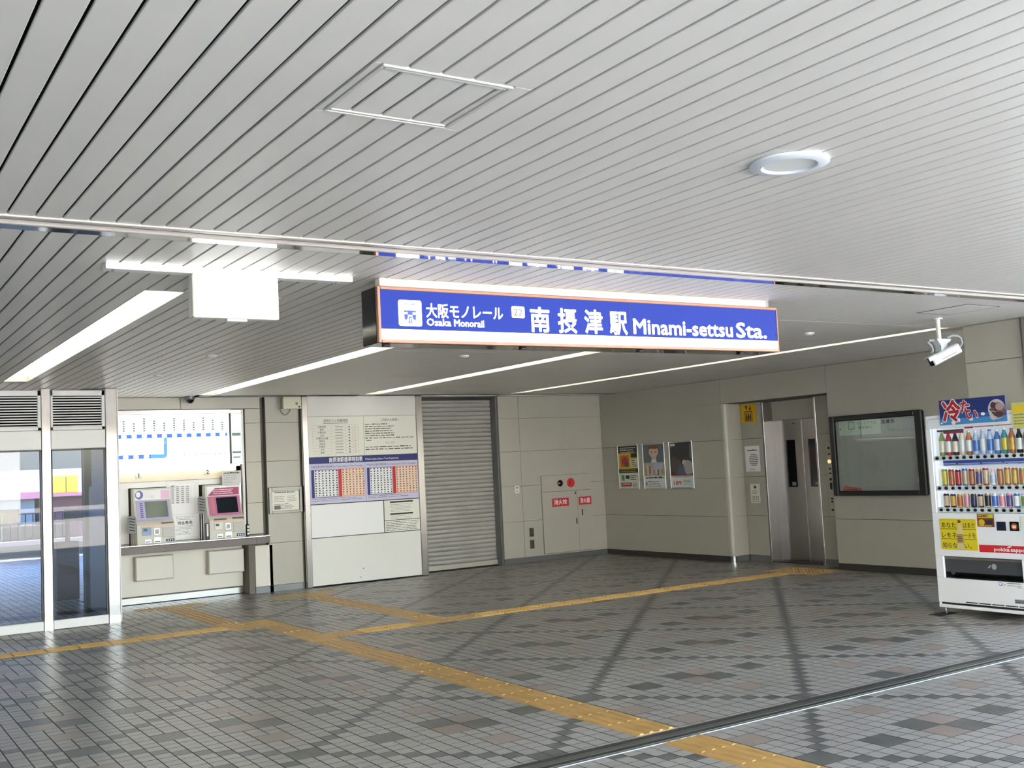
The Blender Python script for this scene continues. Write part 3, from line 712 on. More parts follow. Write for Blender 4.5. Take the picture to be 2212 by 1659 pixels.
mb = MB(); mb.box(4.226, 13.97, .791, 4.258, 14.03, 1.0, 0, .004); mb.box(4.230, 13.968, .83, 4.254, 13.97, .99, 1); solo(mb, 'leaflet_stand', [M_dkmetal, M_paper], 'slim white leaflet in a dark stand beside ticket machine 2', 'stand')
mb = MB(); mb.box(4.765, 13.97, .791, 4.80, 14.02, .95, 0, .004); f = back(13.969)
for k in range(3): mb.ell(f, 4.783, .825 + k * .045, .014, .016, .0005, 1, 10)
solo(mb, 'sticker_block', [M_ink, M_paper], 'small dark block with white round stickers at the end of the counter', 'sign')
# dome camera over the map
t = thing('dome_camera', 'small grey dome camera on the ceiling above the route map', 'camera', (4.08, 14.04, ZC))
mb = MB(); mb.lathe((4.08, 14.04, ZC), [(.062, 0), (.064, -.03), (.058, -.045)], 16); mb.build('base', M_base, t, smooth=True)
mb = MB(); mb.lathe((4.08, 14.04, ZC - .045), [(.05, 0), (.046, -.024), (.028, -.044), (0, -.05)], 16); mb.build('dome', M_gloss, t, smooth=True)
# speaker and its cable
t = thing('wall_speaker', 'white wall speaker with a drooping cable, high beside the information board', 'speaker', (5.49, 14.1, 2.485))
mb = MB(); mb.add([(5.365, 14.06, 2.65), (5.62, 14.05, 2.65), (5.61, 14.02, 2.485), (5.352, 14.03, 2.485), (5.385, 14.17, 2.645), (5.62, 14.16, 2.645), (5.61, 14.15, 2.49), (5.372, 14.16, 2.49)],
    [(3, 2, 1, 0), (4, 5, 6, 7), (0, 1, 5, 4), (1, 2, 6, 5), (2, 3, 7, 6), (3, 0, 4, 7)]); mb.build('body', mat('speaker_cream', (226, 224, 200), .4), t)
mb = MB(); mb.box(5.46, 14.16, 2.54, 5.54, 14.204, 2.62); mb.build('bracket', M_dkmetal, t)
f = back(14.032); mb = MB(); mb.ell(f, 5.545, 2.555, .018, .018, .004, 0); mb.ell(f, 5.58, 2.51, .012, .012, .010, 1); mb.build('badge', [M_inkg, M_ink], t)
mb = MB(); mb.tube([(5.36 + .155 * i / 10, 14.185, 2.50 - .09 * math.sin(math.pi * i / 10) ** .7) for i in range(11)], .007); mb.build('cable', M_inkg, t, smooth=True)
# framed notice
t = thing('framed_notice', 'white notice in a dark steel frame on the narrow wall beside the information board', 'notice', (5.39, 14.2, 1.055))
f = back(14.2025); mb = MB()
for a, b, p, q in ((5.158, 5.20, 1.055, 1.415), (5.60, 5.638, 1.055, 1.415), (5.20, 5.60, 1.36, 1.415), (5.20, 5.60, 1.055, 1.09)): mb.fb(f, a, p, b, q, 0, .035, 0, .004)
mb.build('frame', mat('frame_steel', (128, 124, 118), .35, .8), t)
mb = MB(); mb.fb(f, 5.20, 1.09, 5.60, 1.36, .001, .004); mb.lines(f, 5.25, 5.56, 1.335, 1, .02, .014, 1, .0045, ragged=.1); mb.lines(f, 5.24, 5.40, 1.28, 4, .022, .007, 2, .0045); mb.lines(f, 5.43, 5.57, 1.28, 4, .022, .007, 2, .0045); mb.lines(f, 5.24, 5.57, 1.175, 4, .02, .009, 2, .0045, ragged=.4); mb.quad(f, 5.24, 1.11, 5.33, 1.16, .0045, 2)
mb.build('sheet', [M_paperc, M_ink, M_inkg], t)
# ------------------------------------------------------------ information board
t = thing('information_board', 'tall steel framed information board with timetables and notices beside the shutter', 'board', (6.6, 14.12, 0))
f = back(14.12)
for a, b in ((5.650, 5.733), (7.440, 7.548)):
    mb = MB(); mb.fb(f, a, .004, b, ZC - .004, -.06, .012, 0, .006); mb.build('post', M_steel, t)
mb = MB(); mb.fb(f, 5.733, .018, 7.44, ZC - .004, -.05, -.003); mb.build('backing', M_base, t)
mb = MB(); mb.fb(f, 5.735, 2.375, 7.438, ZC - .006, -.003, 0, 0, .002); mb.build('header_panel', M_board, t)
mb = MB(); mb.fb(f, 5.735, .022, 7.438, .672, -.003, .0, 0, .002); mb.lathe(f.p(6.50, .20, 0), [(.007, 0), (.007, .004)], 8, axis=f.N, m=1); mb.lathe(f.p(6.455, .08, 0), [(.007, 0), (.007, .004)], 8, axis=f.N, m=1); mb.build('lower_panel', [M_board, M_dkmetal], t)
mb = MB(); mb.fb(f, 5.737, 1.805, 6.585, 2.370, -.003, .001, 0, .002); e = .0015      # fares
mb.text(f, 6.155, 2.293, .036, '初発ひとと所要時間', 1, e, w=.37, al='C'); mb.quad(f, 5.965, 2.272, 6.34, 2.279, e, 2)
for k in range(11): mb.quad(f, 5.80, 1.842 + k * .0405, 6.50, 1.8435 + k * .0405, e, 2)
for u in (5.80, 6.085, 6.30, 6.41, 6.50): mb.quad(f, u, 1.842, u + .0015, 2.247, e, 2)
for k, st in enumerate(('大阪空港', '蛍池', '千里中央', '山田', '万博記念公園', '南茨木', '沢良宜', '門真市', '大日', '摂津')):
    v = 2.216 - .0405 * k; mb.text(f, 5.94, v, .022, st, 1, e, al='C', bold=.01); mb.quad(f, 6.14, v + .004, 6.26, v + .012, e, 2); mb.quad(f, 6.35, v + .002, 6.37, v + .016, e, 1); mb.quad(f, 6.44, v + .002, 6.455, v + .016, e, 3)
mb.build('fare_panel', [M_paperc, M_ink, M_inkg, M_pinkp], t)
mb = MB(); mb.fb(f, 6.589, 1.805, 7.436, 2.370, -.003, .001, 0, .002)                   # notes
mb.text(f, 7.01, 2.293, .034, 'ご利用のお客様へ', 1, e, w=.30, al='C'); mb.lines(f, 6.605, 7.10, 2.245, 6, .033, .011, 1, e, ragged=.3, gaps=9); mb.lines(f, 6.605, 7.42, 2.045, 1, .03, .012, 1, e, ragged=.02, gaps=12); mb.lines(f, 6.625, 6.71, 2.013, 1, .03, .010, 1, e, ragged=.1)
mb.text(f, 7.0, 1.965, .026, 'おしらせ', 2, e, al='C'); mb.lines(f, 6.605, 7.40, 1.915, 2, .034, .012, 1, e, ragged=.1, gaps=10)
mb.build('rules_panel', [M_paperc, M_ink, M_inkg], t)
mb = MB(); mb.fb(f, 5.737, 1.712, 7.436, 1.802, -.003, .002, 0, .002); e2 = .0026
mb.text(f, 6.035, 1.728, .056, '南摂津駅標準時刻表', 1, e2, w=.515, bold=.015); mb.text(f, 6.595, 1.737, .030, 'Minami-settsu Station Train Departures', 1, e2, w=.53)
mb.build('title_strip', [M_navy, M_paper], t)
def table(mb, u0, u1, v0, v1, m_bar, m_bg, bar):
    mb.quad(f, u0, v0 - .012, u1, v1, e, m_bg); mb.quad(f, u0 + .008, v0 - .01, u0 + .008 + bar, v1 - .004, e + .0004, m_bar)
    mb.quad(f, u0 + bar + .012, v0, u1 - .004, v1 - .01, e + .0004, 6 if m_bar == 1 else 5)
    for k in range(11):
        v = v0 + .012 + (v1 - v0 - .04) * k / 10
        for q in range(7):
            u = u0 + bar + .022 + (u1 - u0 - bar - .05) * q / 6
            mb.quad(f, u, v, u + .014 + .010 * R.random(), v + .016, e + .0008, 2 if m_bar == 1 else 7)
        mb.quad(f, u0 + bar + .012, v - .006, u1 - .004, v - .004, e + .0007, 3)
for nm, a, b, st in (('timetable', 5.737, 6.585, '大阪空港方面行時刻表 for Osaka Airport Train Timetable'), ('timetable', 6.589, 7.436, '門真市方面行時刻表 for Kadoma-shi Train Timetable')):
    mb = MB(); mb.fb(f, a, 1.150, b, 1.709, -.003, .001, 8, .002)
    mb.text(f, a + .02, 1.652, .026, st, 2, e, w=b - a - .05)
    table(mb, a + .02, a + .42, 1.245, 1.625, 1, 0, .035); table(mb, a + .425, b - .015, 1.245, 1.63, 4, 9, .045)
    mb.lines(f, a + .03, b - .02, 1.212, 2, .024, .010, 3, e)
    mb.build(nm, [M_vio, M_navy, M_ink, M_inkg, M_red, M_org, M_paper, M_brownp, M_lav, M_pinkp], t)
mb = MB(); mb.fb(f, 5.737, 1.138, 7.436, 1.149, -.003, .004); mb.fb(f, 5.737, .673, 7.436, .681, -.003, .004); mb.fb(f, 6.852, .681, 6.862, 1.138, -.003, .004); mb.fb(f, 6.862, .846, 7.436, .852, -.003, .004); mb.build('joint_strip', M_dkmetal, t)
mb = MB(); mb.fb(f, 5.74, .683, 6.851, 1.137, -.003, .001, 0, .002); mb.build('blank_panel', M_paper, t)
mb = MB(); mb.fb(f, 6.864, .853, 7.435, 1.137, -.003, .001, 0, .002)
mb.quad(f, 6.958, 1.098, 7.332, 1.120, e, 1); mb.quad(f, 6.955, .925, 7.328, .947, e, 1); mb.lines(f, 6.965, 7.33, 1.07, 6, .02, .005, 2, e, ragged=.15); mb.lines(f, 6.965, 7.33, .905, 3, .02, .005, 2, e, ragged=.15); mb.build('notice_sheet', [M_paperc, M_ink, M_inkg], t)
mb = MB(); mb.fb(f, 6.864, .683, 7.435, .844, -.003, .001, 0, .002); mb.lines(f, 6.88, 7.42, .82, 6, .024, .007, 1, e, ragged=.1, gaps=5); mb.build('notice_sheet', [M_paperc, M_ink], t)
mb = MB(); mb.box(7.56, 14.30, 0, 7.60, 14.70, ZC - .002); mb.build('shutter_jamb', M_base, wall_left)
# ------------------------------------------------------------ roller shutter
t = thing('roller_shutter', 'closed grey roller shutter with horizontal slats between information board and back wall', 'shutter', (8.43, 14.6, 0))
NS = 38; pitch = (ZC - .02 - .085) / NS
prof = [(0, 0), (.010, pitch * .18), (.013, pitch * .5), (.010, pitch * .82), (0, pitch * .97)]
p0 = None
for k in range(NS):
    if p0 is None:
        mb = MB(); n = len(prof); x0, x1 = 7.605, 9.055
        vs = [(x0, 14.60 - d, z) for d, z in prof] + [(x1, 14.60 - d, z) for d, z in prof] + [(x0, 14.612, 0), (x0, 14.612, pitch * .97), (x1, 14.612, 0), (x1, 14.612, pitch * .97)]
        mb.add(vs, [(i, i + 1, n + i + 1, n + i) for i in range(n - 1)] + [(0, n, 12, 10), (4, 11, 13, 9), (10, 12, 13, 11)])
        mb.v = [(x, y, z + .085) for x, y, z in mb.v]; p0 = mb.build('shutter_slat', M_shut, t, smooth=True)
    else:
        o = bpy.data.objects.new('shutter_slat', p0.data); COL.objects.link(o); o.parent = t; o.location = (0, 0, pitch * k)
mb = MB(); mb.box(7.605, 14.57, .006, 9.055, 14.62, .083, 0, .006); mb.build('bottom_bar', mat('shutter_bar', (188, 184, 172), .4, .3), t)
mb = MB(); mb.box(9.03, 14.43, 0, 9.058, 14.595, ZC - .004, 0, .003); mb.build('guide', M_base, t)
mb = MB(); mb.box(7.605, 14.56, ZC - .05, 9.03, 14.60, ZC - .004); mb.build('lintel', M_dkmetal, t)
# ------------------------------------------------------------ fittings on the back wall
f = back(14.3995)
t = thing('fire_hose_cabinet', 'flush off white fire hose cabinet with red signs on the back wall', 'cabinet', (10.31, 14.4, .1))
mb = MB(); mb.fb(f, 9.812, .105, 10.812, 1.362, 0, .012, 0, .003); mb.build('body', M_wall2, t)
mb = MB(); mb.fb(f, 9.816, 1.100, 10.808, 1.358, .012, .020, 0, .003); mb.build('alarm_panel', M_wall, t)
def cdoor(u0, u1, hu, hv, st, s0, s1):
    mb = MB(); mb.fb(f, u0, .11, u1, 1.094, .012, .020, 0, .003); d = mb.build('door', M_wall, t)
    m1 = MB(); m1.fb(f, hu - .008, hv - .05, hu + .008, hv + .05, .020, .034, 0, .003); m1.build('handle', M_dkmetal, d)
    m1 = MB(); m1.fb(f, s0, .852, s1, .984, .020, .023); m1.text(f, (s0 + s1) / 2, .888, .066, st, 1, .0235, w=(s1 - s0) * .78, bold=.02, al='C'); m1.build('red_sign', [M_red, M_paper], d)
cdoor(9.816, 10.518, 10.479, .595, '消火栓', 10.005, 10.339); cdoor(10.522, 10.808, 10.60, .73, '消火器', 10.542, 10.800)
mb = MB(); mb.lathe(f.p(10.182, 1.228, .020), [(.052, 0), (.052, .012), (.040, .02), (.02, .03), (0, .033)], 16, axis=f.N); mb.build('alarm_button', mat('dark_red', (50, 14, 14), .2), t, smooth=True)
mb = MB(); mb.lathe(f.p(10.395, 1.226, .020), [(.076, 0), (.076, .01), (.060, .014), (.052, .006), (.034, .006), (.030, .035), (0, .042)], 20, axis=f.N); mb.build('alarm_lamp', M_red, t, smooth=True)
mb = MB(); mb.fb(f, 10.474, 1.035, 10.492, 1.072, .020, .026); mb.build('latch', M_dkmetal, t)
mb = MB(); mb.fb(f, 9.303, 1.107, 9.393, 1.232, 0, .012, 0, .006); mb.fb(f, 9.325, 1.185, 9.37, 1.205, .012, .014, 1); mb.fb(f, 9.335, 1.135, 9.36, 1.15, .012, .014, 1); t = thing('wall_switch', 'small white switch plate between shutter and fire hose cabinet', 'switch', (9.35, 14.4, 1.107)); mb.build('plate', [M_plast, M_inkg], t)
for u in (9.435, 9.495): m1 = MB(); m1.lathe(f.p(u, 1.215, 0), [(.01, 0), (.01, .006)], 8, 0, f.N); m1.build('screw', M_inkg, t)
for n, (v0, v1) in enumerate(((.402, .542), (.213, .352))):
    t = thing('wall_vent', ('upper' if not n else 'lower') + ' of two small brown vents low on the back wall', 'vent', (9.59, 14.4, v0), 'brown wall vents')
    mb = MB(); mb.fb(f, 9.546, v0, 9.632, v1, 0, .006, 0, .003); mb.build('plate', mat('vent_brown', (98, 88, 68), .5, .3), t)
    for k in range(4):
        m1 = MB(); m1.fb(f, 9.556, v0 + .018 + k * .029, 9.622, v0 + .032 + k * .029, .006, .010, 0, .002); m1.build('louver', M_dkmetal, t)

# ------------------------------------------------------------ posters, signs and notice board on the right wall
f = side(11.0995)
def poster(u0, u1, label, draw, mats):
    t = thing('framed_poster', label, 'poster', (11.1, -(u0 + u1) / 2, 1.075), 'framed posters on the right wall')
    v0, v1 = 1.073, 1.802
    mb = MB(); b = .022
    for p in ((u0, v0, u0 + b, v1), (u1 - b, v0, u1, v1), (u0 + b, v0, u1 - b, v0 + b), (u0 + b, v1 - b, u1 - b, v1)): mb.fb(f, *p, 0, .022, 0, .006)
    mb.build('frame', mat('poster_alu', (214, 214, 212), .22, 1), t)
    mb = MB(); mb.fb(f, u0 + b, v0 + b, u1 - b, v1 - b, .003, .008); draw(mb, u0 + b, v0 + b, u1 - b, v1 - b, .0086); mb.build('print', mats, t)
    mb = MB(); mb.fb(f, u0 + b, v0 + b, u1 - b, v1 - b, .014, .016); mb.build('cover_pane', G_clear, t)
def q1(mb, a, b, c, d, e):
    w, h = c - a, d - b; X = lambda t: a + w * t; Yv = lambda t: b + h * t
    mb.quad(f, a, Yv(.83), c, d, e, 1); mb.lines(f, X(.08), X(.92), Yv(.945), 3, .035, .018, 6, e + .0003, ragged=.15, gaps=7)
    mb.quad(f, a, Yv(.46), c, Yv(.83), e, 2); mb.quad(f, X(.08), Yv(.50), X(.55), Yv(.78), e + .0003, 3); mb.ell(f, X(.32), Yv(.64), w * .18, h * .10, e + .0005, 5); mb.ell(f, X(.40), Yv(.56), w * .12, h * .06, e + .0006, 7)
    mb.quad(f, X(.64), Yv(.72), X(.96), Yv(.82), e + .0003, 1); mb.quad(f, X(.62), Yv(.48), X(.96), Yv(.68), e + .0003, 0); mb.lines(f, X(.66), X(.94), Yv(.64), 4, .03, .014, 1, e + .0006, gaps=3)
    mb.quad(f, a, Yv(.36), c, Yv(.46), e, 1); mb.lines(f, X(.06), X(.94), Yv(.425), 2, .03, .012, 2, e + .0003, ragged=.1, gaps=8)
    mb.quad(f, X(.1), Yv(.18), X(.26), Yv(.31), e, 4); mb.quad(f, X(.32), Yv(.22), X(.52), Yv(.30), e, 1); mb.lines(f, X(.56), X(.94), Yv(.28), 3, .03, .013, 1, e, gaps=4)
    mb.quad(f, X(.06), Yv(.04), X(.62), Yv(.13), e, 5); mb.lines(f, X(.10), X(.58), Yv(.08), 1, .03, .02, 0, e + .0003, ragged=.1); mb.lines(f, X(.66), X(.95), Yv(.11), 4, .02, .008, 1, e)
poster(-13.973, -13.437, 'framed poster with a black heading and yellow food pictures, leftmost of three', q1, [M_paperc, M_ink, M_yel, mat('food_orange', (215, 120, 50), .5), M_green, M_red, M_org, M_brownp])
def q2(mb, a, b, c, d, e):
    w, h = c - a, d - b; X = lambda t: a + w * t; Yv = lambda t: b + h * t
    mb.quad(f, a, Yv(.58), c, d, e, 1); mb.ell(f, X(.5), Yv(.86), w * .26, h * .13, e + .0003, 2)
    mb.poly(f, [(X(.36), Yv(.58)), (X(.64), Yv(.58)), (X(.58), Yv(.70)), (X(.42), Yv(.70))], e + .0003, 0)
    mb.poly(f, [(X(.28), Yv(.90)), (X(.72), Yv(.90)), (X(.73), Yv(.80)), (X(.62), Yv(.70)), (X(.5), Yv(.655)), (X(.38), Yv(.70)), (X(.27), Yv(.80))], e + .0004, 3)
    mb.poly(f, [(X(.24), Yv(.84)), (X(.26), Yv(.96)), (X(.5), Yv(.995)), (X(.76), Yv(.96)), (X(.77), Yv(.84)), (X(.72), Yv(.90)), (X(.52), Yv(.89)), (X(.36), Yv(.925)), (X(.29), Yv(.88))], e + .0005, 2)
    for u in (.41, .61): mb.ell(f, X(u), Yv(.82), w * .028, h * .016, e + .0006, 4, 10)
    mb.quad(f, X(.46), Yv(.715), X(.55), Yv(.72), e + .0006, 5); mb.quad(f, X(.44), Yv(.66), X(.56), Yv(.672), e + .0006, 4)
    mb.quad(f, a, Yv(.27), c, Yv(.58), e, 6)
    for k in range(9): mb.quad(f, X(.05 + .1 * k), Yv(.28 + .02 * (k % 3)), X(.12 + .1 * k), Yv(.46 + .035 * ((k * 5) % 3)), e + .0003, (7, 8, 1, 9)[k % 4])
    mb.quad(f, X(.45), Yv(.42), X(.9), Yv(.56), e + .0004, 9)
    mb.lines(f, X(.06), X(.95), Yv(.215), 1, .03, .025, 4, e, ragged=.05, gaps=7); mb.lines(f, X(.16), X(.9), Yv(.13), 3, .035, .014, 10, e, gaps=5); mb.quad(f, X(.07), Yv(.05), X(.12), Yv(.14), e, 4)
poster(-13.335, -12.792, 'framed poster with a drawn face with brown hair on grey, middle of three', q2, [M_paper, mat('poster_grey', (112, 124, 132), .5), M_hair, M_skin, M_ink, M_red, mat('poster_sand', (206, 186, 168), .5), mat('poster_amber', (206, 150, 80), .5), M_org, M_lav, M_inkg])
def q3(mb, a, b, c, d, e):
    w, h = c - a, d - b; X = lambda t: a + w * t; Yv = lambda t: b + h * t
    mb.quad(f, a, Yv(.27), c, d, e, 1); mb.poly(f, [(X(.92), Yv(.98)), (c, Yv(.98)), (c, Yv(.60)), (X(.88), Yv(.66))], e + .0003, 2)
    mb.ell(f, X(.80), Yv(.44), w * .22, h * .17, e + .0003, 3, rot=.5); mb.poly(f, [(X(.1), Yv(.72)), (X(.45), Yv(.60)), (X(.62), Yv(.38)), (X(.3), Yv(.30)), (X(.05), Yv(.36))], e + .0003, 4)
    mb.poly(f, [(X(.28), Yv(.29)), (X(.66), Yv(.29)), (X(.62), Yv(.46)), (X(.48), Yv(.50)), (X(.34), Yv(.42))], e + .0004, 5); mb.ell(f, X(.62), Yv(.56), w * .09, h * .05, e + .0005, 6, rot=.6)
    mb.quad(f, X(.03), Yv(.93), X(.24), Yv(.98), e + .0005, 0); mb.lines(f, X(.05), X(.2), Yv(.95), 1, .02, .008, 7, e + .0006)
    mb.quad(f, a, Yv(.255), c, Yv(.285), e + .0004, 8); mb.lines(f, X(.05), X(.95), Yv(.225), 1, .03, .014, 9, e, gaps=8, ragged=.1)
    mb.text(f, X(.10), Yv(.055), .062, '189', 8, e, w=w * .36, bold=.03); mb.lines(f, X(.54), X(.95), Yv(.15), 4, .022, .009, 9, e)
poster(-12.693, -12.152, 'framed poster of dark hair with the red number 189, nearest the lift', q3, [M_paper, mat('poster_dark', (44, 40, 44), .5), mat('poster_mauve', (120, 110, 118), .5), mat('poster_pale', (190, 182, 178), .5), mat('poster_umber', (92, 72, 66), .5), mat('poster_blue', (66, 92, 130), .5), M_skin, M_ink, M_red, M_inkg])
f = side(11.4295)
t = thing('lift_sign', 'yellow lift pictogram sign with arrows beside the lift', 'sign', (11.43, 11.28, 2.0))
mb = MB(); mb.rrect(f, -11.425, 2.003, -11.125, 2.285, .02, 0, 0, .008); mb.build('plate', mat('sign_yellow', (226, 178, 28), .4), t)
mb = MB(); e = .0086; c = -11.272
for p in ((c - .075, 2.03, c + .075, 2.042), (c - .075, 2.165, c + .075, 2.177), (c - .075, 2.03, c - .063, 2.177), (c + .063, 2.03, c + .075, 2.177)): mb.quad(f, *p, e, 0)
for k in (-1, 0, 1): mb.ell(f, c + k * .036, 2.135, .011, .011, e, 0, 10); mb.quad(f, c + k * .036 - .013, 2.05, c + k * .036 + .013, 2.12, e, 0)
for k, sg in ((-1, 1), (1, -1)):
    u = c + .038 * k; z = 2.225
    mb.quad(f, u - .009, z - .025, u + .009, z + .025, e, 0); mb.poly(f, [(u - .028, z + .008 * sg), (u + .028, z + .008 * sg), (u, z + .042 * sg)], e + .0003, 0)
mb.build('pictogram', M_ink, t)
def d_l1(mb, a, b, c, d, e):
    mb.lines(f, a + .05, c - .05, d - .07, 1, .02, .016, 1, e, ragged=.05)
    for k in range(7):
        v = d - .13 - k * .026; r = math.sqrt(max(.01, 1 - ((k - 3) / 3.8) ** 2)) * .09; mb.quad(f, (a + c) / 2 + .02 - r, v, (a + c) / 2 + .02 + r, v + .013, e, 2)
    mb.lines(f, a + .08, c - .05, b + .03, 1, .02, .01, 2, e)
sheet('lift_notice', f, -11.40, 1.295, -11.11, 1.668, 'white notice with a round emblem under the yellow lift sign', 'notice', d_l1, d=.0)
def d_l2(mb, a, b, c, d, e):
    mb.quad(f, (a + c) / 2 - .01, d - .07, (a + c) / 2 + .01, d - .02, e, 1); mb.quad(f, (a + c) / 2 - .03, d - .055, (a + c) / 2 + .03, d - .04, e, 1); mb.lines(f, a + .03, c - .03, d - .10, 3, .02, .008, 2, e)
    for k in range(4):
        for q in range(4): mb.quad(f, a + .03 + q * .035, b + .02 + k * .022, a + .05 + q * .035, b + .033 + k * .022, e, 2)
sheet('lift_notice', f, -11.338, .838, -11.15, 1.115, 'small white notice below the round emblem notice by the lift', 'notice', d_l2, m=M_paperc, d=.0)
t = thing('lift_call_panel', 'narrow steel lift call panel with dark buttons and an orange light', 'call panel', (11.43, 9.84, .66))
mb = MB(); mb.fb(f, -9.875, .66, -9.79, 1.66, 0, .010, 0, .003); mb.build('plate', M_beige, t)
for v, h in ((1.58, .03), (1.50, .02), (1.30, .02), (1.24, .02), (1.16, .03), (1.07, .09), (.90, .02), (.86, .02), (.75, .025)):
    m1 = MB(); m1.fb(f, -9.852, v - h / 2, -9.812, v + h / 2, .010, .016, 0, .003); m1.build('button', M_black, t)
mb = MB(); mb.lathe(f.p(-9.832, 1.40, .010), [(.026, 0), (.024, .012), (0, .018)], 12, axis=f.N); mb.build('call_light', mat('call_orange', (255, 190, 130), .3, emit=1.1), t, smooth=True)
# notice board
f = side(11.0995)
t = thing('notice_board', 'large empty grey notice board in a thick black frame beside the drinks machine', 'board', (11.1, 8.78, .96))
mb = MB(); u0, u1, v0, v1 = -9.485, -8.082, .958, 1.982; b = .082
mb.rrect(f, u0, v0, u1, v1, .03, 0, 0, .012)
mb.build('backing', M_black, t)
mb = MB()
for p in ((u0, v0, u0 + b, v1), (u1 - b - .02, v0, u1, v1), (u0 + b, v0, u1 - b - .02, v0 + .06), (u0 + b, v1 - .068, u1 - b - .02, v1)): mb.fb(f, *p, .012, .055, 0, .010)
mb.build('frame', M_black, t)
mb = MB(); mb.fb(f, -9.402, 1.018, -8.185, 1.914, .012, .016); mb.build('display_panel', mat('board_grey', (168, 172, 166), .45, noise=.06, scale=2), t)
mb = MB(); e = .0165; mb.quad(f, -9.35, 1.726, -8.70, 1.912, e, 0); mb.quad(f, -8.70, 1.726, -8.394, 1.912, e, 1)
for p in ((-9.195, 1.80, -9.10, 1.808), (-9.195, 1.89, -9.10, 1.898), (-9.195, 1.80, -9.187, 1.898), (-9.108, 1.80, -9.10, 1.898)): mb.quad(f, *p, e + .0004, 2)
mb.text(f, -9.06, 1.852, .034, 'きっぷうりば', 2, e + .0004, w=.30); mb.text(f, -9.05, 1.802, .03, '運賃案内', 2, e + .0004, w=.22); mb.text(f, -8.69, 1.850, .038, '運賃表', 3, e + .0004, w=.20, bold=.03); mb.quad(f, -9.34, 1.80, -9.32, 1.82, e + .0004, 2)
mb.build('header_graphic', [mat('reflection_mint', (206, 222, 204), .5), mat('reflection_sage', (166, 178, 162), .5), mat('reflection_ink', (96, 122, 110), .5), M_ink], t)  # a lit sign's reflection in the glass, painted on as flat shapes
mb = MB(); mb.poly(f, [(-9.37, 1.018), (-9.06, 1.018), (-9.06, 1.055), (-9.25, 1.07), (-9.31, 1.10), (-9.34, 1.06)], e, 0); mb.lines(f, -9.34, -9.08, 1.03, 2, .02, .012, 1, e + .0004); mb.build('red_reflection', [mat('reflection_red', (196, 104, 86), .5), M_red], t)  # reddish reflection low in the glass, painted as a flat patch
mb = MB(); mb.fb(f, -9.402, 1.018, -8.185, 1.914, .036, .040); mb.build('cover_pane', G_clear, t)

# ------------------------------------------------------------ station sign
t = thing('station_sign', 'long lit blue station name sign hanging from the ceiling', 'sign', (4.3, 5.6, ZC))
f = back(5.5); X0, X1, Z0, Z1 = 2.680, 5.930, 2.288, 2.616
mb = MB(); mb.box(2.70, 5.50, Z1 + .002, 5.845, 5.56, ZC - .001, 0, .003); mb.build('mount_board', M_cream, t)
mb = MB(); mb.box(5.825, 5.496, Z1 + .004, 5.846, 5.499, ZC - .003); mb.build('mount_clip', M_steel, t)
mb = MB(); mb.box(X0, 5.515, Z0, X1, 5.71, Z1, 0, .004); mb.build('box', M_gloss, t)
mb = MB()
for p in ((X0, Z0, X0 + .020, Z1), (X1 - .010, Z0 + .02, X1, Z1), (X0 + .02, Z0, X1, Z0 + .020), (X0 + .02, Z1 - .020, X1 - .01, Z1)): mb.fb(f, *p, -.03, .006, 0, .003)
mb.build('frame', M_copper, t)
mb = MB(); mb.fb(f, X0 + .02, 2.372, 4.538, Z1 - .02, -.012, 0); mb.fb(f, 4.542, 2.372, X1 - .01, Z1 - .02, -.012, 0); mb.build('blue_panel', M_signblue, t)
mb = MB(); mb.fb(f, X0 + .02, Z0 + .02, X1 - .01, 2.370, -.012, 0); mb.build('white_band', M_signwhite, t)
mb = MB(); mb.fb(f, X0 + .02, 2.369, X1 - .01, 2.373, 0, .0012); mb.fb(f, 4.538, 2.374, 4.542, Z1 - .02, -.012, .0005, 1); mb.build('seam', [M_navy, M_signgrey], t)
mb = MB(); e = .001; mb.rrect(f, 2.813, 2.389, 2.966, 2.542, .014, e, 0); e1 = .0016; cu = 2.889
mb.quad(f, cu - .036, 2.516, cu + .036, 2.520, e1, 1)
mb.poly(f, [(cu - .040, 2.481), (cu + .040, 2.481), (cu + .040, 2.470), (cu - .040, 2.470)], e1, 1); mb.quad(f, cu - .016, 2.455, cu + .016, 2.470, e1, 1)
for sg in (-1, 1):
    mb.poly(f, [(cu + sg * .040, 2.458), (cu + sg * .018, 2.458), (cu + sg * .012, 2.450), (cu + sg * .020, 2.430), (cu + sg * .034, 2.422), (cu + sg * .038, 2.440)], e1, 1)
mb.poly(f, [(cu - .012, 2.405), (cu + .012, 2.405), (cu + .010, 2.445), (cu - .010, 2.445)], e1, 1); mb.poly(f, [(cu - .005, 2.410), (cu + .005, 2.410), (cu + .004, 2.436), (cu - .004, 2.436)], e1 + .0005, 0)
mb.build('monorail_pictogram', [M_signwhite, mat('sign_deepblue', (60, 80, 150), .4, emit=.4)], t)
mb = MB(); mb.text(f, 2.997, 2.452, .066, '大阪モノレール', 0, e, w=.533, bold=.022); mb.build('name_lettering', M_signwhite, t)
mb = MB(); mb.text(f, 2.998, 2.397, .043, 'Osaka', 0, e, w=.162, bold=.035); mb.text(f, 3.183, 2.397, .043, 'Monorail', 0, e, w=.207, bold=.035); mb.build('name_lettering', M_signwhite, t)
mb = MB(); mb.rrect(f, 3.595, 2.463, 3.692, 2.535, .010, e, 0); mb.text(f, 3.643, 2.478, .042, '22', 1, e1, w=.064, al='C'); mb.build('station_number', [M_signwhite, M_signgrey], t)
for u, st in ((3.806, '南'), (4.018, '摂'), (4.228, '津'), (4.434, '駅')): mb = MB(); mb.text(f, u, 2.394, .122, st, 0, e, w=.142, bold=.03, al='C'); mb.build('station_lettering', M_signwhite, t)
mb = MB(); mb.text(f, 4.562, 2.390, .104, 'Minami-settsu', 0, e, w=.905, bold=.032); mb.build('station_lettering', M_signwhite, t)
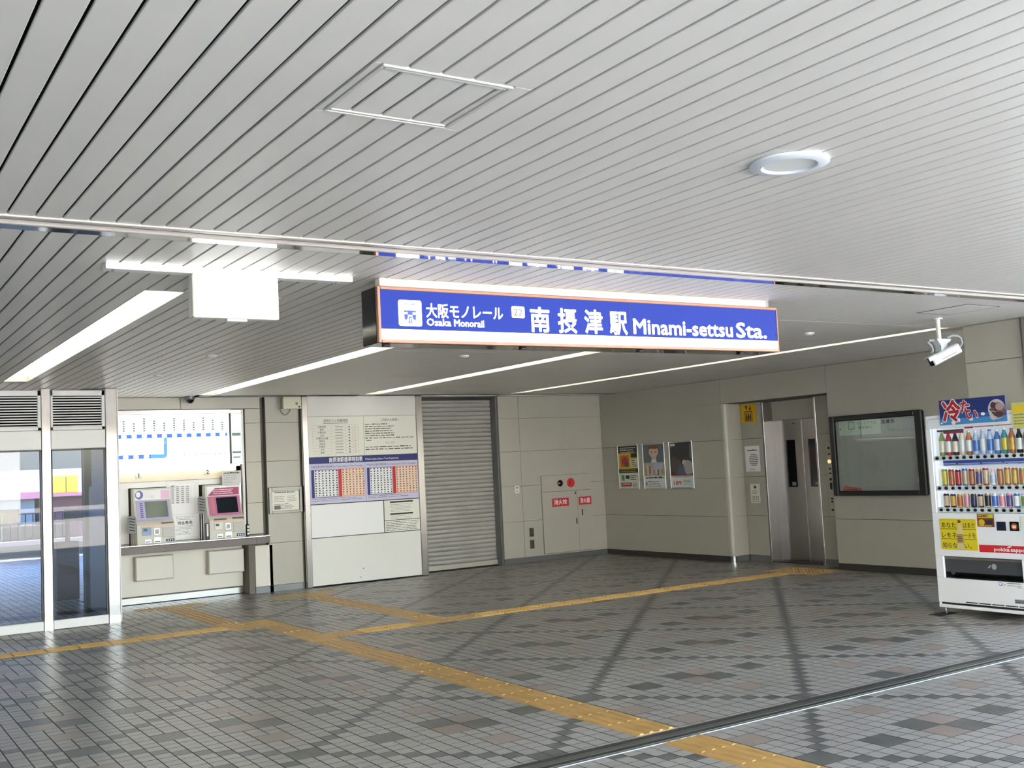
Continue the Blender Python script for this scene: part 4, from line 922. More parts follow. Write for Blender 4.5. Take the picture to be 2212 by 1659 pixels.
mb = MB(); mb.text(f, 5.508, 2.388, .110, 'Sta.', 0, e, w=.299, bold=.032); mb.build('station_lettering', M_signwhite, t)
for x in (2.76, 3.71, 4.66, 5.60):
    m1 = MB(); m1.box(x - .02, 5.55, Z0 - .014, x + .02, 5.59, Z0 - .001, 0, .003); m1.build('clamp', M_black, t)
# blank white sign under a lamp bar
t = thing('lamp_bar', 'long white lamp bar fixed under the slatted ceiling', 'lamp', (1.87, 5.55, ZC))
mb = MB(); mb.box(1.20, 5.515, ZC - .032, 2.535, 5.60, ZC - .002, 0, .004); mb.build('housing', M_white, t)
mb = MB(); mb.box(1.20, 5.502, ZC - .034, 2.535, 5.514, ZC - .002, 0, .003); mb.build('diffuser', M_barl, t)
mb = MB()
for x in (1.245, 2.46):
    for y in (5.535, 5.575): mb.lathe((x, y, ZC - .032), [(.006, 0), (.004, -.004)], 8)
mb.build('screw', M_steel, t)
t = thing('blank_sign', 'blank white lit sign panel hanging below the lamp bar', 'sign', (1.87, 5.56, ZC - .035))
mb = MB(); mb.box(1.632, 5.520, 2.402, 2.100, 5.60, ZC - .0335, 0, .005); mb.build('box', M_plast, t)
mb = MB(); mb.box(1.640, 5.512, 2.408, 2.094, 5.520, ZC - .036, 0, .002); mb.build('face', M_barl, t)
mb = MB(); mb.box(1.815, 5.53, 2.388, 1.925, 5.58, 2.4015, 0, .003); mb.build('latch', M_white, t)
mb = MB(); mb.cyl((2.1005, 5.57, 2.53), (2.125, 5.57, 2.53), .010, 8); mb.build('knob', M_steel, t)
# light troughs
def trough(x0, y0, x1, y1, n, label):
    t = thing('light_trough', label, 'ceiling light', ((x0 + x1) / 2, (y0 + y1) / 2, ZC), 'recessed fluorescent troughs')
    h = .11; z = ZC; w = .005; mb = MB()
    mb.box(x0, y0, z, x0 + w, y1, z + h); mb.box(x1 - w, y0, z, x1, y1, z + h); mb.box(x0, y0, z, x1, y0 + w, z + h); mb.box(x0, y1 - w, z, x1, y1, z + h); mb.box(x0, y0, z + h, x1, y1, z + h + w)
    mb.build('housing', M_refl, t)
    L = (y1 - y0 - .10) / n
    for k in range(n):
        a = y0 + .05 + k * L + .05; b = y0 + .05 + (k + 1) * L - .05; c = (x0 + x1) / 2; hw = (x1 - x0) / 2 - .028
        m1 = MB(); pr = [(-hw, .09), (-hw, .045), (-hw * .7, .022), (hw * .7, .022), (hw, .045), (hw, .09)]; N = 6
        vs = [(c + u, a, z + d) for u, d in pr] + [(c + u, b, z + d) for u, d in pr]
        m1.add(vs, [tuple(range(N)), tuple(range(N, 2 * N))[::-1]] + [(i, N + i, N + (i + 1) % N, (i + 1) % N) for i in range(N)]); m1.build('tube', M_lamp, t)
trough(*troughs[0], 4, 'wide recessed light trough above the glass entrance, leftmost of four')
trough(*troughs[1], 6, 'recessed light trough ending above the speaker, second from the glass entrance')
trough(*troughs[2], 6, 'recessed light trough ending above the information board, third from the glass entrance')
trough(*troughs[3], 6, 'recessed light trough running along the right wall up to the box camera')
# downlight near the viewer
t = thing('downlight', 'round white downlight with a wide rim in the near slatted ceiling', 'ceiling light', (DLC[0], DLC[1], ZC))
c = (DLC[0], DLC[1], ZC)
mb = MB(); mb.lathe(c, [(.098, -.001), (.152, -.001), (.152, -.010), (.140, -.016), (.108, -.018), (.098, -.010), (.098, -.001)], 40); mb.build('rim', mat('rim_white', (226, 232, 238), .35), t, smooth=True)
mb = MB(); mb.lathe(c, [(.097, -.010), (.082, .02), (.078, .05)], 32); mb.build('reflector', M_white, t, smooth=True)
mb = MB(); mb.lathe(c, [(0, .022), (.05, .024), (.0805, .030)], 32); mb.build('diffuser', M_lamp2, t, smooth=True)
# access hatch
t = thing('access_hatch', 'square access hatch with bright trim in the near slatted ceiling', 'hatch', ((hatch[0] + hatch[2]) / 2, (hatch[1] + hatch[3]) / 2, ZC))
a, b, c, d = hatch
for p in ((a, b, c, b + .014), (a, d - .014, c, d), (a, b + .014, a + .010, d - .014), (c - .010, b + .014, c, d - .014)):
    m1 = MB(); m1.box(p[0], p[1], ZC - .004, p[2], p[3], ZC + .012, 0, .002); m1.build('trim', mat('hatch_alu', (222, 218, 210), .4, .2), t)
for p in ((a + .014, b + .018, c - .014, b + .030), (a + .014, d - .030, c - .014, d - .018)):
    m1 = MB(); m1.box(p[0], p[1], ZC - .003, p[2], p[3], ZC + .012, 0, .002); m1.build('inner_trim', mat('hatch_alu', (222, 218, 210), .4, .2), t)
k0 = math.floor((a - S0) / SP)
for k in range(k0, k0 + 7):
    x0, x1 = max(S0 + k * SP + SG, a + .014), min(S0 + (k + 1) * SP - SG, c - .014)
    if x1 - x0 > .01:
        m1 = MB(); m1.box(x0, b + .033, ZC, x1, d - .033, ZC + .010, 0, .002); m1.build('slat', M_slat, t)
# fire detectors
for n, (x, y, lb) in enumerate(((2.936, 9.41, 'small white fire detector on the slatted ceiling above the entrance'), (5.378, 9.13, 'small white fire detector on the ceiling just below the station sign'), (7.857, 6.90, 'small white fire detector on the ceiling beside the sign end'), (2.94, 11.23, 'small white fire detector on the ceiling above the ticket machines'))):
    mb = MB(); mb.lathe((x, y, ZC - .001), [(.05, 0), (.05, -.008), (.035, -.02), (.012, -.024), (0, -.024)], 16); solo(mb, 'fire_detector', M_white, lb, 'detector', 'fire detectors', smooth=True)
# ceiling access panel at the right
t = thing('ceiling_access_panel', 'flush square ceiling access panel above the box camera', 'hatch', (7.96, 5.4, ZC))
mb = MB(); mb.box(7.76, 5.17, ZC - .004, 8.18, 5.62, ZC - .001, 0, .001); mb.build('lid', M_slat, t)
mb = MB()
for p in ((7.745, 5.155, 8.195, 5.165), (7.745, 5.625, 8.195, 5.635), (7.745, 5.165, 7.755, 5.625), (8.185, 5.165, 8.195, 5.625)): mb.box(p[0], p[1], ZC - .003, p[2], p[3], ZC - .001)
mb.build('seam', M_void, t)
# box camera
t = thing('box_camera', 'white box security camera hanging on a pole from the ceiling', 'camera', (8.31, 5.83, ZC))
mb = MB(); mb.cyl((8.305, 5.83, ZC - .001), (8.305, 5.83, 2.48), .020, 14); mb.cyl((8.305, 5.83, ZC - .001), (8.305, 5.83, ZC - .012), .045, 16); mb.build('pole', M_plast, t, smooth=True)
mb = MB(); fk = back(5.86); mb.prism(fk, [(8.236, 2.48), (8.436, 2.482), (8.425, 2.463), (8.375, 2.44), (8.372, 2.415), (8.40, 2.395), (8.32, 2.36), (8.285, 2.37), (8.285, 2.42), (8.245, 2.462)], 0, .06); mb.build('bracket', mat('bracket_grey', (186, 190, 192), .4), t)
def rotbox(mb, c, L, W, Hh, yaw, pitch, m=0, cut=0.):
    M = Matrix.Translation(c) @ Matrix.Rotation(yaw, 4, 'Z') @ Matrix.Rotation(pitch, 4, 'Y')
    q = MB().box(-L / 2, -W / 2, -Hh / 2, L / 2, W / 2, Hh / 2, 0, .008); mb.add([M @ Vector(v) for v in q.v], q.f, m); return M
cy, cp = math.radians(-30), math.radians(-24)
mb = MB(); Mx = rotbox(mb, (8.355, 5.82, 2.34), .28, .092, .085, cy, cp); mb.build('housing', mat('housing_white', (188, 194, 200), .35), t)
mb = MB(); q = MB().box(-.175, -.052, .0435, .12, .052, .05, 0, .003); mb.add([Mx @ Vector(v) for v in q.v], q.f); q = MB().box(-.170, -.0525, .01, -.10, -.047, .044, 0, .002); mb.add([Mx @ Vector(v) for v in q.v], q.f); mb.build('sun_hood', mat('housing_white', (188, 194, 200), .35), t)
mb = MB(); q = MB().box(-.144, -.041, -.038, -.1405, .041, .038, 0, .001); mb.add([Mx @ Vector(v) for v in q.v], q.f); mb.build('front_glass', M_gloss, t)
mb = MB(); q = MB().box(-.06, -.0472, -.022, .09, -.0462, -.016); mb.add([Mx @ Vector(v) for v in q.v], q.f); mb.build('label_strip', M_inkg, t)
mb = MB(); mb.tube([(8.40, 5.82, 2.49), (8.48, 5.82, 2.515), (8.56, 5.82, 2.515), (8.61, 5.82, 2.49), (8.62, 5.82, 2.45), (8.59, 5.83, 2.41), (8.54, 5.84, 2.385)], .011, 8); mb.build('cable', mat('cable_grey', (150, 154, 156), .5), t, smooth=True)
mb = MB(); mb.tube([(8.24, 5.84, 2.47), (8.17, 5.84, 2.465), (8.15, 5.84, 2.45), (8.20, 5.84, 2.42), (8.215, 5.84, 2.385), (8.19, 5.83, 2.36)], .012, 8); mb.build('spare_cable', mat('cable_grey', (150, 154, 156), .5), t, smooth=True)
# ------------------------------------------------------------ drinks vending machine
XV = 8.68; f = side(XV); UL, UR = -6.312, -5.13
M_vw = mat('vending_white', (244, 248, 253), .25, coat=.3)
t = thing('vending_machine', 'white drinks vending machine with three rows of bottles and cans', 'vending machine', (8.9, 5.72, 0))
mb = MB(); mb.fb(f, UL, .062, UL + .03, 1.82, -.45, 0, 0, .006); mb.fb(f, UR - .03, .062, UR, 1.82, -.45, 0, 0, .006); mb.fb(f, UL + .03, 1.79, UR - .03, 1.82, -.45, 0, 0, .004); mb.fb(f, UL + .03, .062, UR - .03, 1.79, -.45, -.40); mb.fb(f, UL + .03, .062, UR - .03, .09, -.40, 0)
mb.build('cabinet', M_vw, t)
DU0, DU1 = -6.255, -5.19
mb = MB(); mb.fb(f, UL + .03, 1.70, UR - .03, 1.789, -.10, .006, 0, .004); mb.fb(f, UL + .002, .925, DU0, 1.70, -.02, .006, 0, .004); mb.fb(f, DU1, .925, UR - .002, 1.70, -.02, .006, 0, .004)
mb.fb(f, UL + .002, .53, UR - .002, .925, -.10, .006, 0, .004); mb.fb(f, UL + .002, .11, UR - .002, .332, -.10, .006, 0, .004); mb.fb(f, UL + .002, .332, -6.228, .53, -.02, .006, 0, .004); mb.fb(f, -5.46, .332, UR - .002, .53, -.02, .006, 0, .004)
mb.build('front_door', M_vw, t)
mb = MB(); mb.fb(f, DU0, .925, DU1, 1.70, -.16, -.15); mb.fb(f, DU0, .925, DU0 + .004, 1.70, -.15, -.02); mb.fb(f, DU1 - .004, .925, DU1, 1.70, -.15, -.02); mb.build('display_back', mat('display_white', (232, 236, 244), .5, emit=.3), t)
mb = MB(); mb.quad(f, DU0 + .06, 1.355, DU1, 1.402, -.060, 0); mb.lines(f, DU0 + .06, DU1, 1.366, 2, .016, .010, 1, -.0595, gaps=6, ragged=.02); mb.build('sky_card', [mat('card_blue', (66, 92, 188), .5), mat('card_cloud', (206, 218, 238), .5)], t)
mb = MB(); mb.quad(f, DU0 + .05, 1.668, -5.93, 1.684, -.018, 0); mb.quad(f, -6.14, 1.648, -5.93, 1.668, -.018, 1); mb.quad(f, -5.92, 1.685, -5.83, 1.712, -.018, 2); mb.quad(f, -5.82, 1.690, -5.63, 1.712, -.018, 3); mb.quad(f, -5.62, 1.692, -5.46, 1.714, -.018, 4); mb.quad(f, -5.44, 1.692, -5.30, 1.714, -.018, 4)
mb.build('price_flags', [mat('flag_teal', (60, 84, 84), .5), mat('flag_crimson', (172, 52, 84), .5), M_red, mat('flag_pink', (222, 130, 160), .5), mat('flag_orange', (226, 160, 90), .5)], t)
for z0, z1 in ((1.404, 1.447), (1.128, 1.172), (.928, .975)):
    mb = MB(); mb.fb(f, DU0 + .004, z0, DU1 - .004, z1, -.14, -.004, 0, .003); zc = (z0 + z1) / 2
    o = mb.build('button_shelf', M_vw, t)
    tags = MB()
    for k in range(14):
        u = -6.214 + .0694 * k
        m1 = MB(); m1.lathe(f.p(u, zc, -.004), [(.019, 0), (.019, .003), (.013, .008), (0, .009)], 14, axis=f.N); m1.v = [(x, y, zc + (z - zc) * .72) for x, y, z in m1.v]; m1.build('select_button', M_gloss, o)
        tags.quad(f, u - .022, z1 - .006, u + .016, z1 - .001, -.0035)
    tags.build('price_tags', M_inkg, o)
mb = MB(); mb.fb(f, DU0, .925, DU1, 1.70, -.003, 0); mb.build('display_pane', G_clear, t)
# top card: a cold drinks banner with an animal picture
mb = MB(); mb.fb(f, -6.138, 1.727, -5.478, 1.954, .008, .018, 0, .002); e = .0186
mb.quad(f, -6.138, 1.727, -5.478, 1.78, e, 1); mb.poly(f, [(-6.138, 1.78), (-5.478, 1.78), (-5.478, 1.80), (-5.8, 1.83), (-6.138, 1.80)], e, 2)
for k in range(9): mb.ell(f, -6.12 + .06 * (k * 7 % 11), 1.745 + .02 * (k * 3 % 5), .012 + .01 * (k % 2), .008 + .006 * (k % 3), e + .0003, 3, 10)
for (st, u, v, h, wd, rt) in (('冷', -6.098, 1.770, .150, .178, .03), ('た', -5.912, 1.835, .092, .085, .0), ('い', -5.868, 1.775, .075, .115, -.06)):
    zd = .0004 * (st == 'た') + .0008 * (st == 'い'); mb.text(f, u, v, h, st, 3, e + .0006 + zd, w=wd, bold=.10, rot=rt); mb.text(f, u, v, h, st, 4, e + .0024 + zd, w=wd, bold=.04, rot=rt)
cx, cv = -5.565, 1.838
mb.ell(f, cx, cv, .083, .088, e + .0004, 5, 24); mb.ell(f, cx + .012, cv - .01, .07, .068, e + .0007, 6, 24); mb.ell(f, cx - .035, cv - .055, .035, .04, e + .0009, 5, 16); mb.ell(f, cx + .03, cv + .02, .04, .032, e + .0010, 7, 16); mb.ell(f, cx - .03, cv + .035, .028, .03, e + .0009, 8, 14); mb.ell(f, cx + .015, cv - .045, .05, .022, e + .0011, 8, 16); mb.ell(f, cx - .012, cv - .005, .010, .010, e + .0014, 9, 10); mb.ell(f, cx - .06, cv - .0, .008, .008, e + .0014, 9, 10); mb.ell(f, cx - .035, cv - .03, .013, .009, e + .0014, 9, 10)
mb.build('cold_drinks_banner', [mat('banner_blue', (36, 52, 116), .45), mat('banner_sea', (70, 140, 200), .45), mat('banner_mid', (48, 84, 160), .45), M_paper, mat('banner_red', (176, 36, 48), .45), mat('fur_grey', (196, 190, 194), .5), mat('fur_brown', (128, 92, 88), .5), mat('fur_mauve', (176, 150, 160), .5), mat('fur_dark', (82, 56, 62), .5), M_ink], t)
mb = MB(); mb.fb(f, -5.43, 1.655, -5.25, 1.88, .008, .014, 0, .002); mb.quad(f, -5.415, 1.80, -5.27, 1.845, .0146, 1); mb.lines(f, -5.415, -5.27, 1.77, 4, .026, .014, 2, .0146, gaps=3); mb.build('yellow_card', [mat('card_lime', (206, 204, 120), .5), M_yel, mat('card_olive', (150, 150, 90), .5)], t)
# yellow lemonade poster
mb = MB(); mb.rrect(f, -6.231, .592, -5.862, .873, .012, .0065, 0, .010); e = .0105
for v in (.778, .688): mb.quad(f, -6.228, v, -5.865, v + .004, e, 1)
for v, a, b in ((.795, 'あなた', 'はまだ'), (.705, 'レモネ', 'ードを'), (.612, '知らな', 'い。')):
    mb.text(f, -6.215, v, .040, a, 1, e, w=.148, bold=.01); mb.text(f, -5.992, v, .040, b, 1, e, w=.118 if b != 'い。' else .07, bold=.01)
c = -6.03
mb.poly(f, [(c - .034, .60), (c + .034, .60), (c + .036, .70), (c + .030, .77), (c + .016, .81), (c + .014, .86), (c - .014, .86), (c - .016, .81), (c - .030, .77), (c - .036, .70)], e + .0004, 2); mb.quad(f, c - .015, .835, c + .015, .862, e + .0006, 3); mb.quad(f, c - .034, .655, c + .034, .735, e + .0006, 4); mb.lines(f, c - .025, c + .028, .71, 3, .02, .010, 3, e + .0008, gaps=2)
mb.build('lemonade_poster', [mat('poster_lemon', (222, 204, 40), .4), M_ink, mat('bottle_cream', (214, 202, 150), .4), M_brownp, mat('label_tan', (168, 146, 96), .5)], t)
mb = MB(); mb.fb(f, -5.848, .806, -5.683, .922, .0065, .011, 0, .002); e = .0115
mb.quad(f, -5.84, .885, -5.74, .915, e, 1); mb.quad(f, -5.735, .885, -5.69, .918, e, 2); mb.ell(f, -5.805, .845, .03, .028, e, 1); mb.quad(f, -5.77, .83, -5.70, .865, e, 3); mb.lines(f, -5.84, -5.75, .895, 1, .02, .014, 3, e + .0004, gaps=3, ragged=0); mb.lines(f, -5.84, -5.69, .812, 1, .02, .008, 1, e, gaps=3)
mb.build('promotion_card', [mat('promo_maroon', (112, 62, 40), .5), mat('promo_gold', (222, 180, 50), .5), mat('promo_lime', (196, 200, 60), .5), M_ink], t)
mb = MB(); mb.fb(f, -5.664, .776, -5.575, .855, .0065, .011, 0, .003); mb.build('card_reader', mat('reader_navy', (26, 34, 58), .2), t)
mb = MB(); mb.fb(f, -5.541, .776, -5.452, .857, .0065, .011, 0, .003); mb.ell(f, -5.497, .815, .03, .028, .0115, 1); mb.quad(f, -5.515, .80, -5.48, .825, .012, 2); mb.build('payment_display', [M_gloss, mat('display_rust', (150, 78, 48), .4), M_org], t)
mb = MB(); mb.fb(f, -5.436, .78, -5.30, .90, .0065, .010, 0, .003); mb.fb(f, -5.40, .69, -5.37, .76, .0065, .016, 1, .003); mb.ell(f, -5.34, .72, .014, .014, .008, 1); mb.build('coin_panel', [mat('panel_pale', (222, 232, 220), .4), M_steel], t)
mb = MB(); mb.fb(f, -5.850, .583, UR - .004, .647, .0065, .0095, 0, .001); mb.text(f, -5.705, .598, .032, 'pokka', 1, .010, w=.145, bold=.04); mb.text(f, -5.548, .598, .032, 'sapporo', 1, .010, w=.19, bold=.04); mb.poly(f, [(-5.585, .630), (-5.56, .645), (-5.535, .640), (-5.555, .630)], .010, 1)
mb.build('brand_strip', [M_red, M_paper], t)
# take-out port
mb = MB(); mb.fb(f, -6.228, .332, -5.46, .53, -.20, -.19); mb.fb(f, -6.228, .332, -5.46, .338, -.19, -.02); mb.fb(f, -6.228, .524, -5.46, .53, -.19, -.02); mb.fb(f, -6.228, .338, -6.222, .524, -.19, -.02); mb.fb(f, -5.466, .338, -5.46, .524, -.19, -.02); mb.build('port_well', M_black, t)
mb = MB(); mb.fb(f, -6.222, .385, -5.466, .523, -.022, -.014, 0, .003); mb.fb(f, -6.222, .505, -5.466, .523, -.014, -.008, 1, .002); mb.lathe(f.p(-6.15, .385, -.014), [(.022, 0), (.018, .006), (0, .007)], 14, 0, f.N); mb.ell(f, -5.735, .455, .024, .026, -.0135, 2); mb.poly(f, [(-5.80, .44), (-5.78, .44), (-5.762, .47), (-5.775, .468)], -.0135, 2); mb.build('port_flap', [mat('flap_smoke', (70, 74, 78), .12), M_steelH, mat('flap_print', (150, 158, 162), .4)], t)
mb = MB(); e = .0066; mb.ell(f, -5.675, .312, .018, .016, e, 1); mb.ell(f, -5.675, .312, .013, .011, e + .0003, 2); mb.text(f, -5.665, .297, .022, 'eV', 1, e + .0005, w=.04, tilt=.2); mb.lines(f, -5.61, -5.46, .318, 2, .018, .007, 0, e, gaps=4, ragged=.2); mb.lines(f, -5.52, -5.46, .287, 1, .018, .005, 0, e, gaps=2); mb.build('energy_mark', [M_inkg, M_vio, M_vw], t)
mb = MB(); mb.fb(f, -5.55, .152, -5.44, .188, .0065, .009, 0, .001); mb.lines(f, -5.545, -5.445, .175, 2, .014, .005, 1, .0094, gaps=4); mb.build('rating_plate', [mat('plate_grey', (148, 154, 166), .4), M_ink], t)
mb = MB(); mb.fb(f, UL + .006, .062, UR - .006, .092, -.06, .010, 0, .004); mb.build('skirt', M_vw, t)
mb = MB(); mb.fb(f, UL + .004, .093, UR - .004, .108, -.04, -.004); mb.fb(f, -6.045, .100, -5.42, .112, .0062, .0075)
for k in range(5): mb.fb(f, -6.025 + .128 * k, .121, -5.91 + .128 * k, .130, .0062, .0075)
mb.build('vent_slots', M_rubber, t)
for u in (UL + .035, UR - .06):
    for d in (-.04, -.40):
        m1 = MB(); m1.lathe(f.p(u, 0, d), [(.026, .005), (.026, .012), (.010, .016), (.010, .062)], 12); m1.build('levelling_foot', M_steel, t)
mb = MB(); mb.box(8.545, 6.20, .001, 8.80, 6.335, .005, 0, .001); solo(mb, 'anchor_plate', M_rubber, 'dark flat anchor plate on the floor under the vending machine corner', 'plate')
# drinks on show
def drink(shape, r, h, u, z, body, label, cap, lab, grp):
    nm = {'bottle': 'drink_bottle', 'can': 'drink_can', 'slim': 'drink_bottle'}[shape]
    x, y = XV + .055, -u; z += .001
    t = thing(nm, lab, 'bottle' if shape != 'can' else 'can', (x, y, z), grp)
    if shape == 'can':
        pr = [(r * .86, 0), (r, .006), (r, h - .012), (r * .84, h - .002), (r * .80, h)]; lb = (.012, h - .018)
    else:
        pr = [(r * .9, 0), (r, .008), (r, h * .62), (r * .92, h * .70), (r * .5, h * .86), (r * .42, h * .92), (r * .42, h * .94)]; lb = (h * .14, h * .60)
    mb = MB(); mb.lathe((x, y, z), pr, 14); mb.build('body', body, t, smooth=True)
    mb = MB(); mb.lathe((x, y, z), [(r * 1.012, lb[0]), (r * 1.012, lb[1])], 14); mb.build('label_wrap', label, t, smooth=True)
    if shape != 'can':
        mb = MB(); mb.lathe((x, y, z), [(r * .5, h * .92), (r * .5, h * .995), (r * .44, h)], 12); mb.build('cap', cap, t, smooth=True)
    else:
        mb = MB(); mb.lathe((x, y, z), [(r * .78, h - .001), (r * .78, h + .003)], 12); mb.build('lid', M_steel, t, smooth=True)
def cm(n, rgb, rough=.25): return mat('drink_' + n, rgb, rough)
GREEN, CREAM, WHITE, REDD, WATER, BLUE, TEAL, LEMON, TEA, COFFEE, OLIVE, GOLD, PURP, PINK, AMBER, NAVYD, BEIGE = (cm('green', (132, 164, 84)), cm('cream', (232, 224, 206)), cm('white', (240, 240, 242)), cm('red', (196, 48, 54)), cm('water', (190, 210, 236)), cm('blue', (72, 124, 208)), cm('teal', (60, 150, 160)), cm('lemon', (214, 200, 70)), cm('tea', (186, 120, 70)), cm('coffee', (38, 34, 38)), cm('olive', (150, 148, 96)), cm('gold', (212, 168, 74)), cm('purple', (96, 78, 140)), cm('pink', (222, 150, 170)), cm('amber', (190, 112, 58)), cm('navy', (40, 50, 92)), cm('beige', (206, 180, 150)))
ORD = 'first second third fourth fifth sixth seventh eighth ninth tenth eleventh twelfth thirteenth fourteenth'.split()
rows = [('top', 'bottle', .0285, .226, 1.447, [(GREEN, CREAM, WHITE, 'green tea bottle with cream label'), (REDD, WHITE, REDD, 'red bottle with white label'), (COFFEE, CREAM, REDD, 'dark bottle with cream label'), (CREAM, WHITE, REDD, 'cream bottle with white label'), (TEA, WHITE, WHITE, 'brown tea bottle with white label'), (WATER, BLUE, WHITE, 'clear water bottle with blue label'), (WATER, WHITE, WHITE, 'clear water bottle with white label'), (WATER, BLUE, BLUE, 'pale bottle with blue label and blue cap'), (BLUE, WATER, WHITE, 'blue bottle with pale label'), (TEAL, LEMON, WHITE, 'teal bottle with yellow label'), (TEA, GOLD, TEA, 'brown bottle with golden label'), (COFFEE, WHITE, COFFEE, 'black bottle with white label'), (OLIVE, GREEN, WHITE, 'olive tea bottle'), (GREEN, OLIVE, WHITE, 'green tea bottle with olive label')]),
    ('middle', 'can', .026, .150, 1.172, [(GREEN, LEMON, 0, 'green can'), (REDD, AMBER, 0, 'red and orange can'), (NAVYD, REDD, 0, 'navy can with red band'), (BLUE, BEIGE, 0, 'blue can with beige band'), (REDD, TEA, 0, 'red can with brown band'), (GOLD, PURP, 0, 'gold can with purple band'), (REDD, BEIGE, 0, 'red can with beige band'), (WHITE, WATER, WHITE, 'slim white bottle'), (AMBER, TEA, 0, 'amber can with brown band'), (TEA, GOLD, 0, 'brown can with gold band'), (AMBER, GOLD, 0, 'amber can with gold band'), (GREEN, TEA, 0, 'green can with brown band'), (OLIVE, CREAM, 0, 'olive can'), (REDD, WHITE, 0, 'red can with white band')]),
    ('bottom', 'can', .026, .122, .975, [(COFFEE, BEIGE, 0, 'black coffee can with beige band'), (COFFEE, GOLD, 0, 'black coffee can with gold band'), (GOLD, AMBER, 0, 'gold coffee can'), (BEIGE, PINK, 0, 'beige can with pink band'), (COFFEE, NAVYD, 0, 'black coffee can with navy band'), (NAVYD, BEIGE, 0, 'navy can with beige band'), (BEIGE, COFFEE, 0, 'beige can with black band'), (WHITE, BLUE, 0, 'white can with blue band'), (WHITE, PINK, 0, 'white can with pink band'), (PINK, PURP, 0, 'pink can with purple band'), (BLUE, WHITE, 0, 'blue can with white band'), (WHITE, GREEN, 0, 'white can with green band'), (CREAM, TEA, 0, 'cream can'), (COFFEE, REDD, 0, 'black can with red band')])]
for rn, shp, r, h, z, items in rows:
    for k, (b, l, c, nm) in enumerate(items):
        s = 'slim' if nm.startswith('slim') else shp
        drink(s, r, h * (1 - .03 * (k % 3)), -6.186 + .0694 * k, z, b, l, c or WHITE, '%s, %s from left, %s shelf of vending machine' % (nm, ORD[k], rn), 'drinks on the %s shelf of the vending machine' % rn)

# ------------------------------------------------------------ seen through the glass entrance: plaza, railing, buildings
mb = MB(); mb.box(3.03, 14.0, 0, 3.06, 14.06, ZC); mb.box(3.03, 14.9, 0, 3.06, 15.6, .02)
t = thing('side_glazing', 'pale side partition with dark mullions beyond the glass door', 'partition', (3.05, 14.9, 0))
mb = MB(); mb.box(3.04, 14.92, .10, 3.06, 15.60, ZC - .004); mb.build('panel', M_white, t)
mb = MB(); mb.box(3.03, 14.92, .005, 3.065, 15.60, .10, 0, .003); mb.build('base', M_steelH, t)
for y in (14.93, 15.10, 15.28, 15.47):
    m1 = MB(); m1.box(3.015, y, .10, 3.04, y + .03, ZC - .006, 0, .003); m1.build('mullion', M_dkmetal, t)
mb = MB(); mb.box(2.885, 12.9, 0, 2.91, 14.9, ZC); mb.box(2.885, 14.8, 0, 3.06, 14.91, ZC); struct(mb, 'wall_side', M_white, label='white side wall inside the glass entrance', cat='wall')
t = thing('plaza_sign', 'yellow notice sign on a brown post beyond the glass door', 'sign', (2.9, 16.1, 0))
mb = MB(); mb.box(2.75, 16.0, .001, 3.05, 16.2, .80, 0, .01); mb.build('base', mat('sign_brown', (150, 88, 70), .5), t)
mb = MB(); mb.box(2.885, 16.06, .80, 2.94, 16.11, 1.10, 0, .005); mb.build('post', mat('sign_brown', (150, 88, 70), .5), t)
mb = MB(); mb.box(2.86, 16.03, 1.09, 3.13, 16.055, 1.25, 0, .006); f = back(16.0295); mb.ell(f, 2.985, 1.17, .035, .035, .001, 1); mb.ell(f, 2.985, 1.172, .022, .022, .0015, 2); mb.build('panel', [mat('plaza_yellow', (240, 196, 70), .5), M_paper, M_teal], t)
YR = 27.0
t = thing('plaza_railing', 'dark bar railing on a low wall at the far edge of the plaza', 'railing', (4.5, YR, 0))
mb = MB(); mb.box(1.5, YR, 0, 9.0, YR + .2, .27); mb.build('low_wall', mat('wall_greygreen', (128, 132, 122), .7), t)
mb = MB(); mb.box(1.5, YR + .01, .271, 9.0, YR + .2, .37); mb.build('coping', mat('coping_pink', (216, 196, 196), .6), t)
mb = MB(); mb.box(1.5, YR + .08, .75, 9.0, YR + .12, .79, 0, .005); mb.box(1.5, YR + .08, .98, 9.0, YR + .12, 1.02, 0, .005); mb.box(1.5, YR + .09, .40, 9.0, YR + .11, .42); mb.build('rail', M_dkmetal, t)
b0 = None
for k in range(46):
    x = 1.6 + .16 * k
    if b0 is None:
        mb = MB(); mb.box(x - .012, YR + .085, .371, x + .012, YR + .115, .98); b0 = mb.build('baluster', M_dkmetal, t)
    else:
        o = bpy.data.objects.new('baluster', b0.data); COL.objects.link(o); o.parent = t; o.location = (.16 * k, 0, 0)
mb = MB(); mb.box(3.5, YR + .122, .38, 5.0, YR + .15, .72, 0, .01); mb.build('grey_panel', M_base, t)
mb = MB(); mb.box(-30, 27.2, -5.2, 60, 90, -5); struct(mb, 'street', mat('asphalt', (120, 120, 118), .9), label='street below the plaza', cat='street')
t = thing('shop_building', 'long grey shop building with a pink fascia beyond the railing', 'building', (3.5, 36, -5))
mb = MB(); mb.box(-8, 34.2, -5, 5.3, 42, 1.28); mb.build('wall', mat('shop_grey', (110, 124, 132), .6), t)
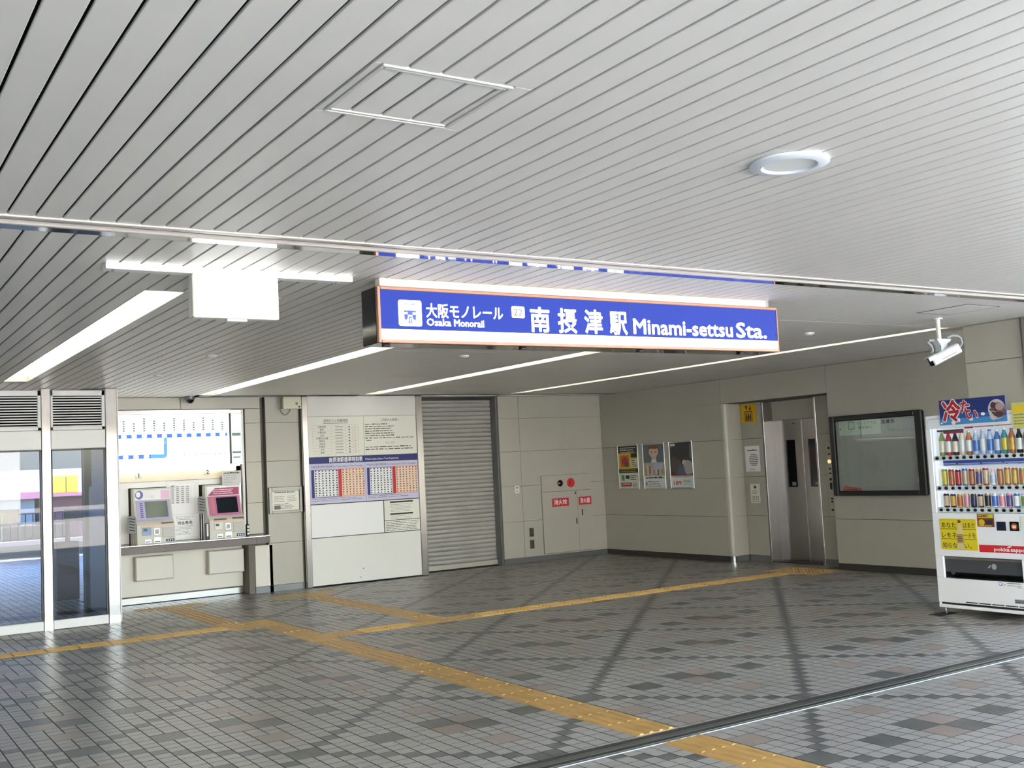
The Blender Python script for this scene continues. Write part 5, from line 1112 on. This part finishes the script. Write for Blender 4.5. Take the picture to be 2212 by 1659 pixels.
mb = MB(); mb.box(-8, 33.9, 1.28, 5.4, 42, 1.48); mb.build('fascia', mat('fascia_pink', (214, 130, 140), .6), t)
for k in range(7):
    m1 = MB(); m1.box(-7 + 1.75 * k, 34.15, .1, -5.6 + 1.75 * k, 34.2, 1.0, 0, .02); m1.build('window', M_gloss, t)
t = thing('yellow_shop', 'shop with a yellow signboard over a dark maroon front beyond the railing', 'building', (6.2, 36, -5))
mb = MB(); mb.box(5.45, 34.4, -5, 8.2, 42, 1.3); mb.build('wall', mat('shop_maroon', (92, 44, 52), .6), t)
mb = MB(); mb.box(5.45, 34.0, 1.30, 8.2, 42, 1.40); mb.build('awning', mat('fascia_pink', (214, 130, 140), .6), t)
mb = MB(); mb.box(5.55, 34.1, 1.40, 6.5, 34.4, 1.92, 0, .02); mb.box(5.72, 34.08, 1.42, 5.735, 34.1, 1.86, 1); mb.box(6.15, 34.08, 1.42, 6.165, 34.1, 1.88, 1); mb.build('signboard', [mat('shop_yellow', (255, 212, 50), .5), M_brownp], t)
mb = MB(); mb.box(-30, 70, -5, 60, 80, 9); solo(mb, 'far_block', mat('far_white', (236, 234, 230), .7), 'pale apartment block far beyond the plaza', 'building')
# sunlit forecourt, and an unseen facade added behind the viewer to bounce light inside
mb = MB(); mb.box(-60, -70, -.3, 60, -2.3, -.012); struct(mb, 'forecourt', mat('forecourt_pale', (166, 166, 164), .8), label='pale paved forecourt outside the canopy', cat='ground')
mb = MB(); mb.box(14, -2.3, -.3, 60, 20, -.012); struct(mb, 'side_road', mat('asphalt', (120, 120, 118), .9), label='asphalt road beside the station', cat='road')
t = thing('bounce_facade', 'long pale unseen facade added behind the viewer to bounce light into the hall', 'building', (0, -34, 0), kind='structure')
mb = MB(); mb.box(-60, -44, 0, 8, -30, 13); mb.build('wall', mat('facing_pale', (226, 224, 218), .7), t)
for k in range(10):
    for q in range(3):
        m1 = MB(); m1.box(-43 + 5 * k, -30, 1.5 + 4 * q, -40.6 + 5 * k, -29.96, 3.2 + 4 * q, 0, .02); m1.build('window', M_gloss, t)
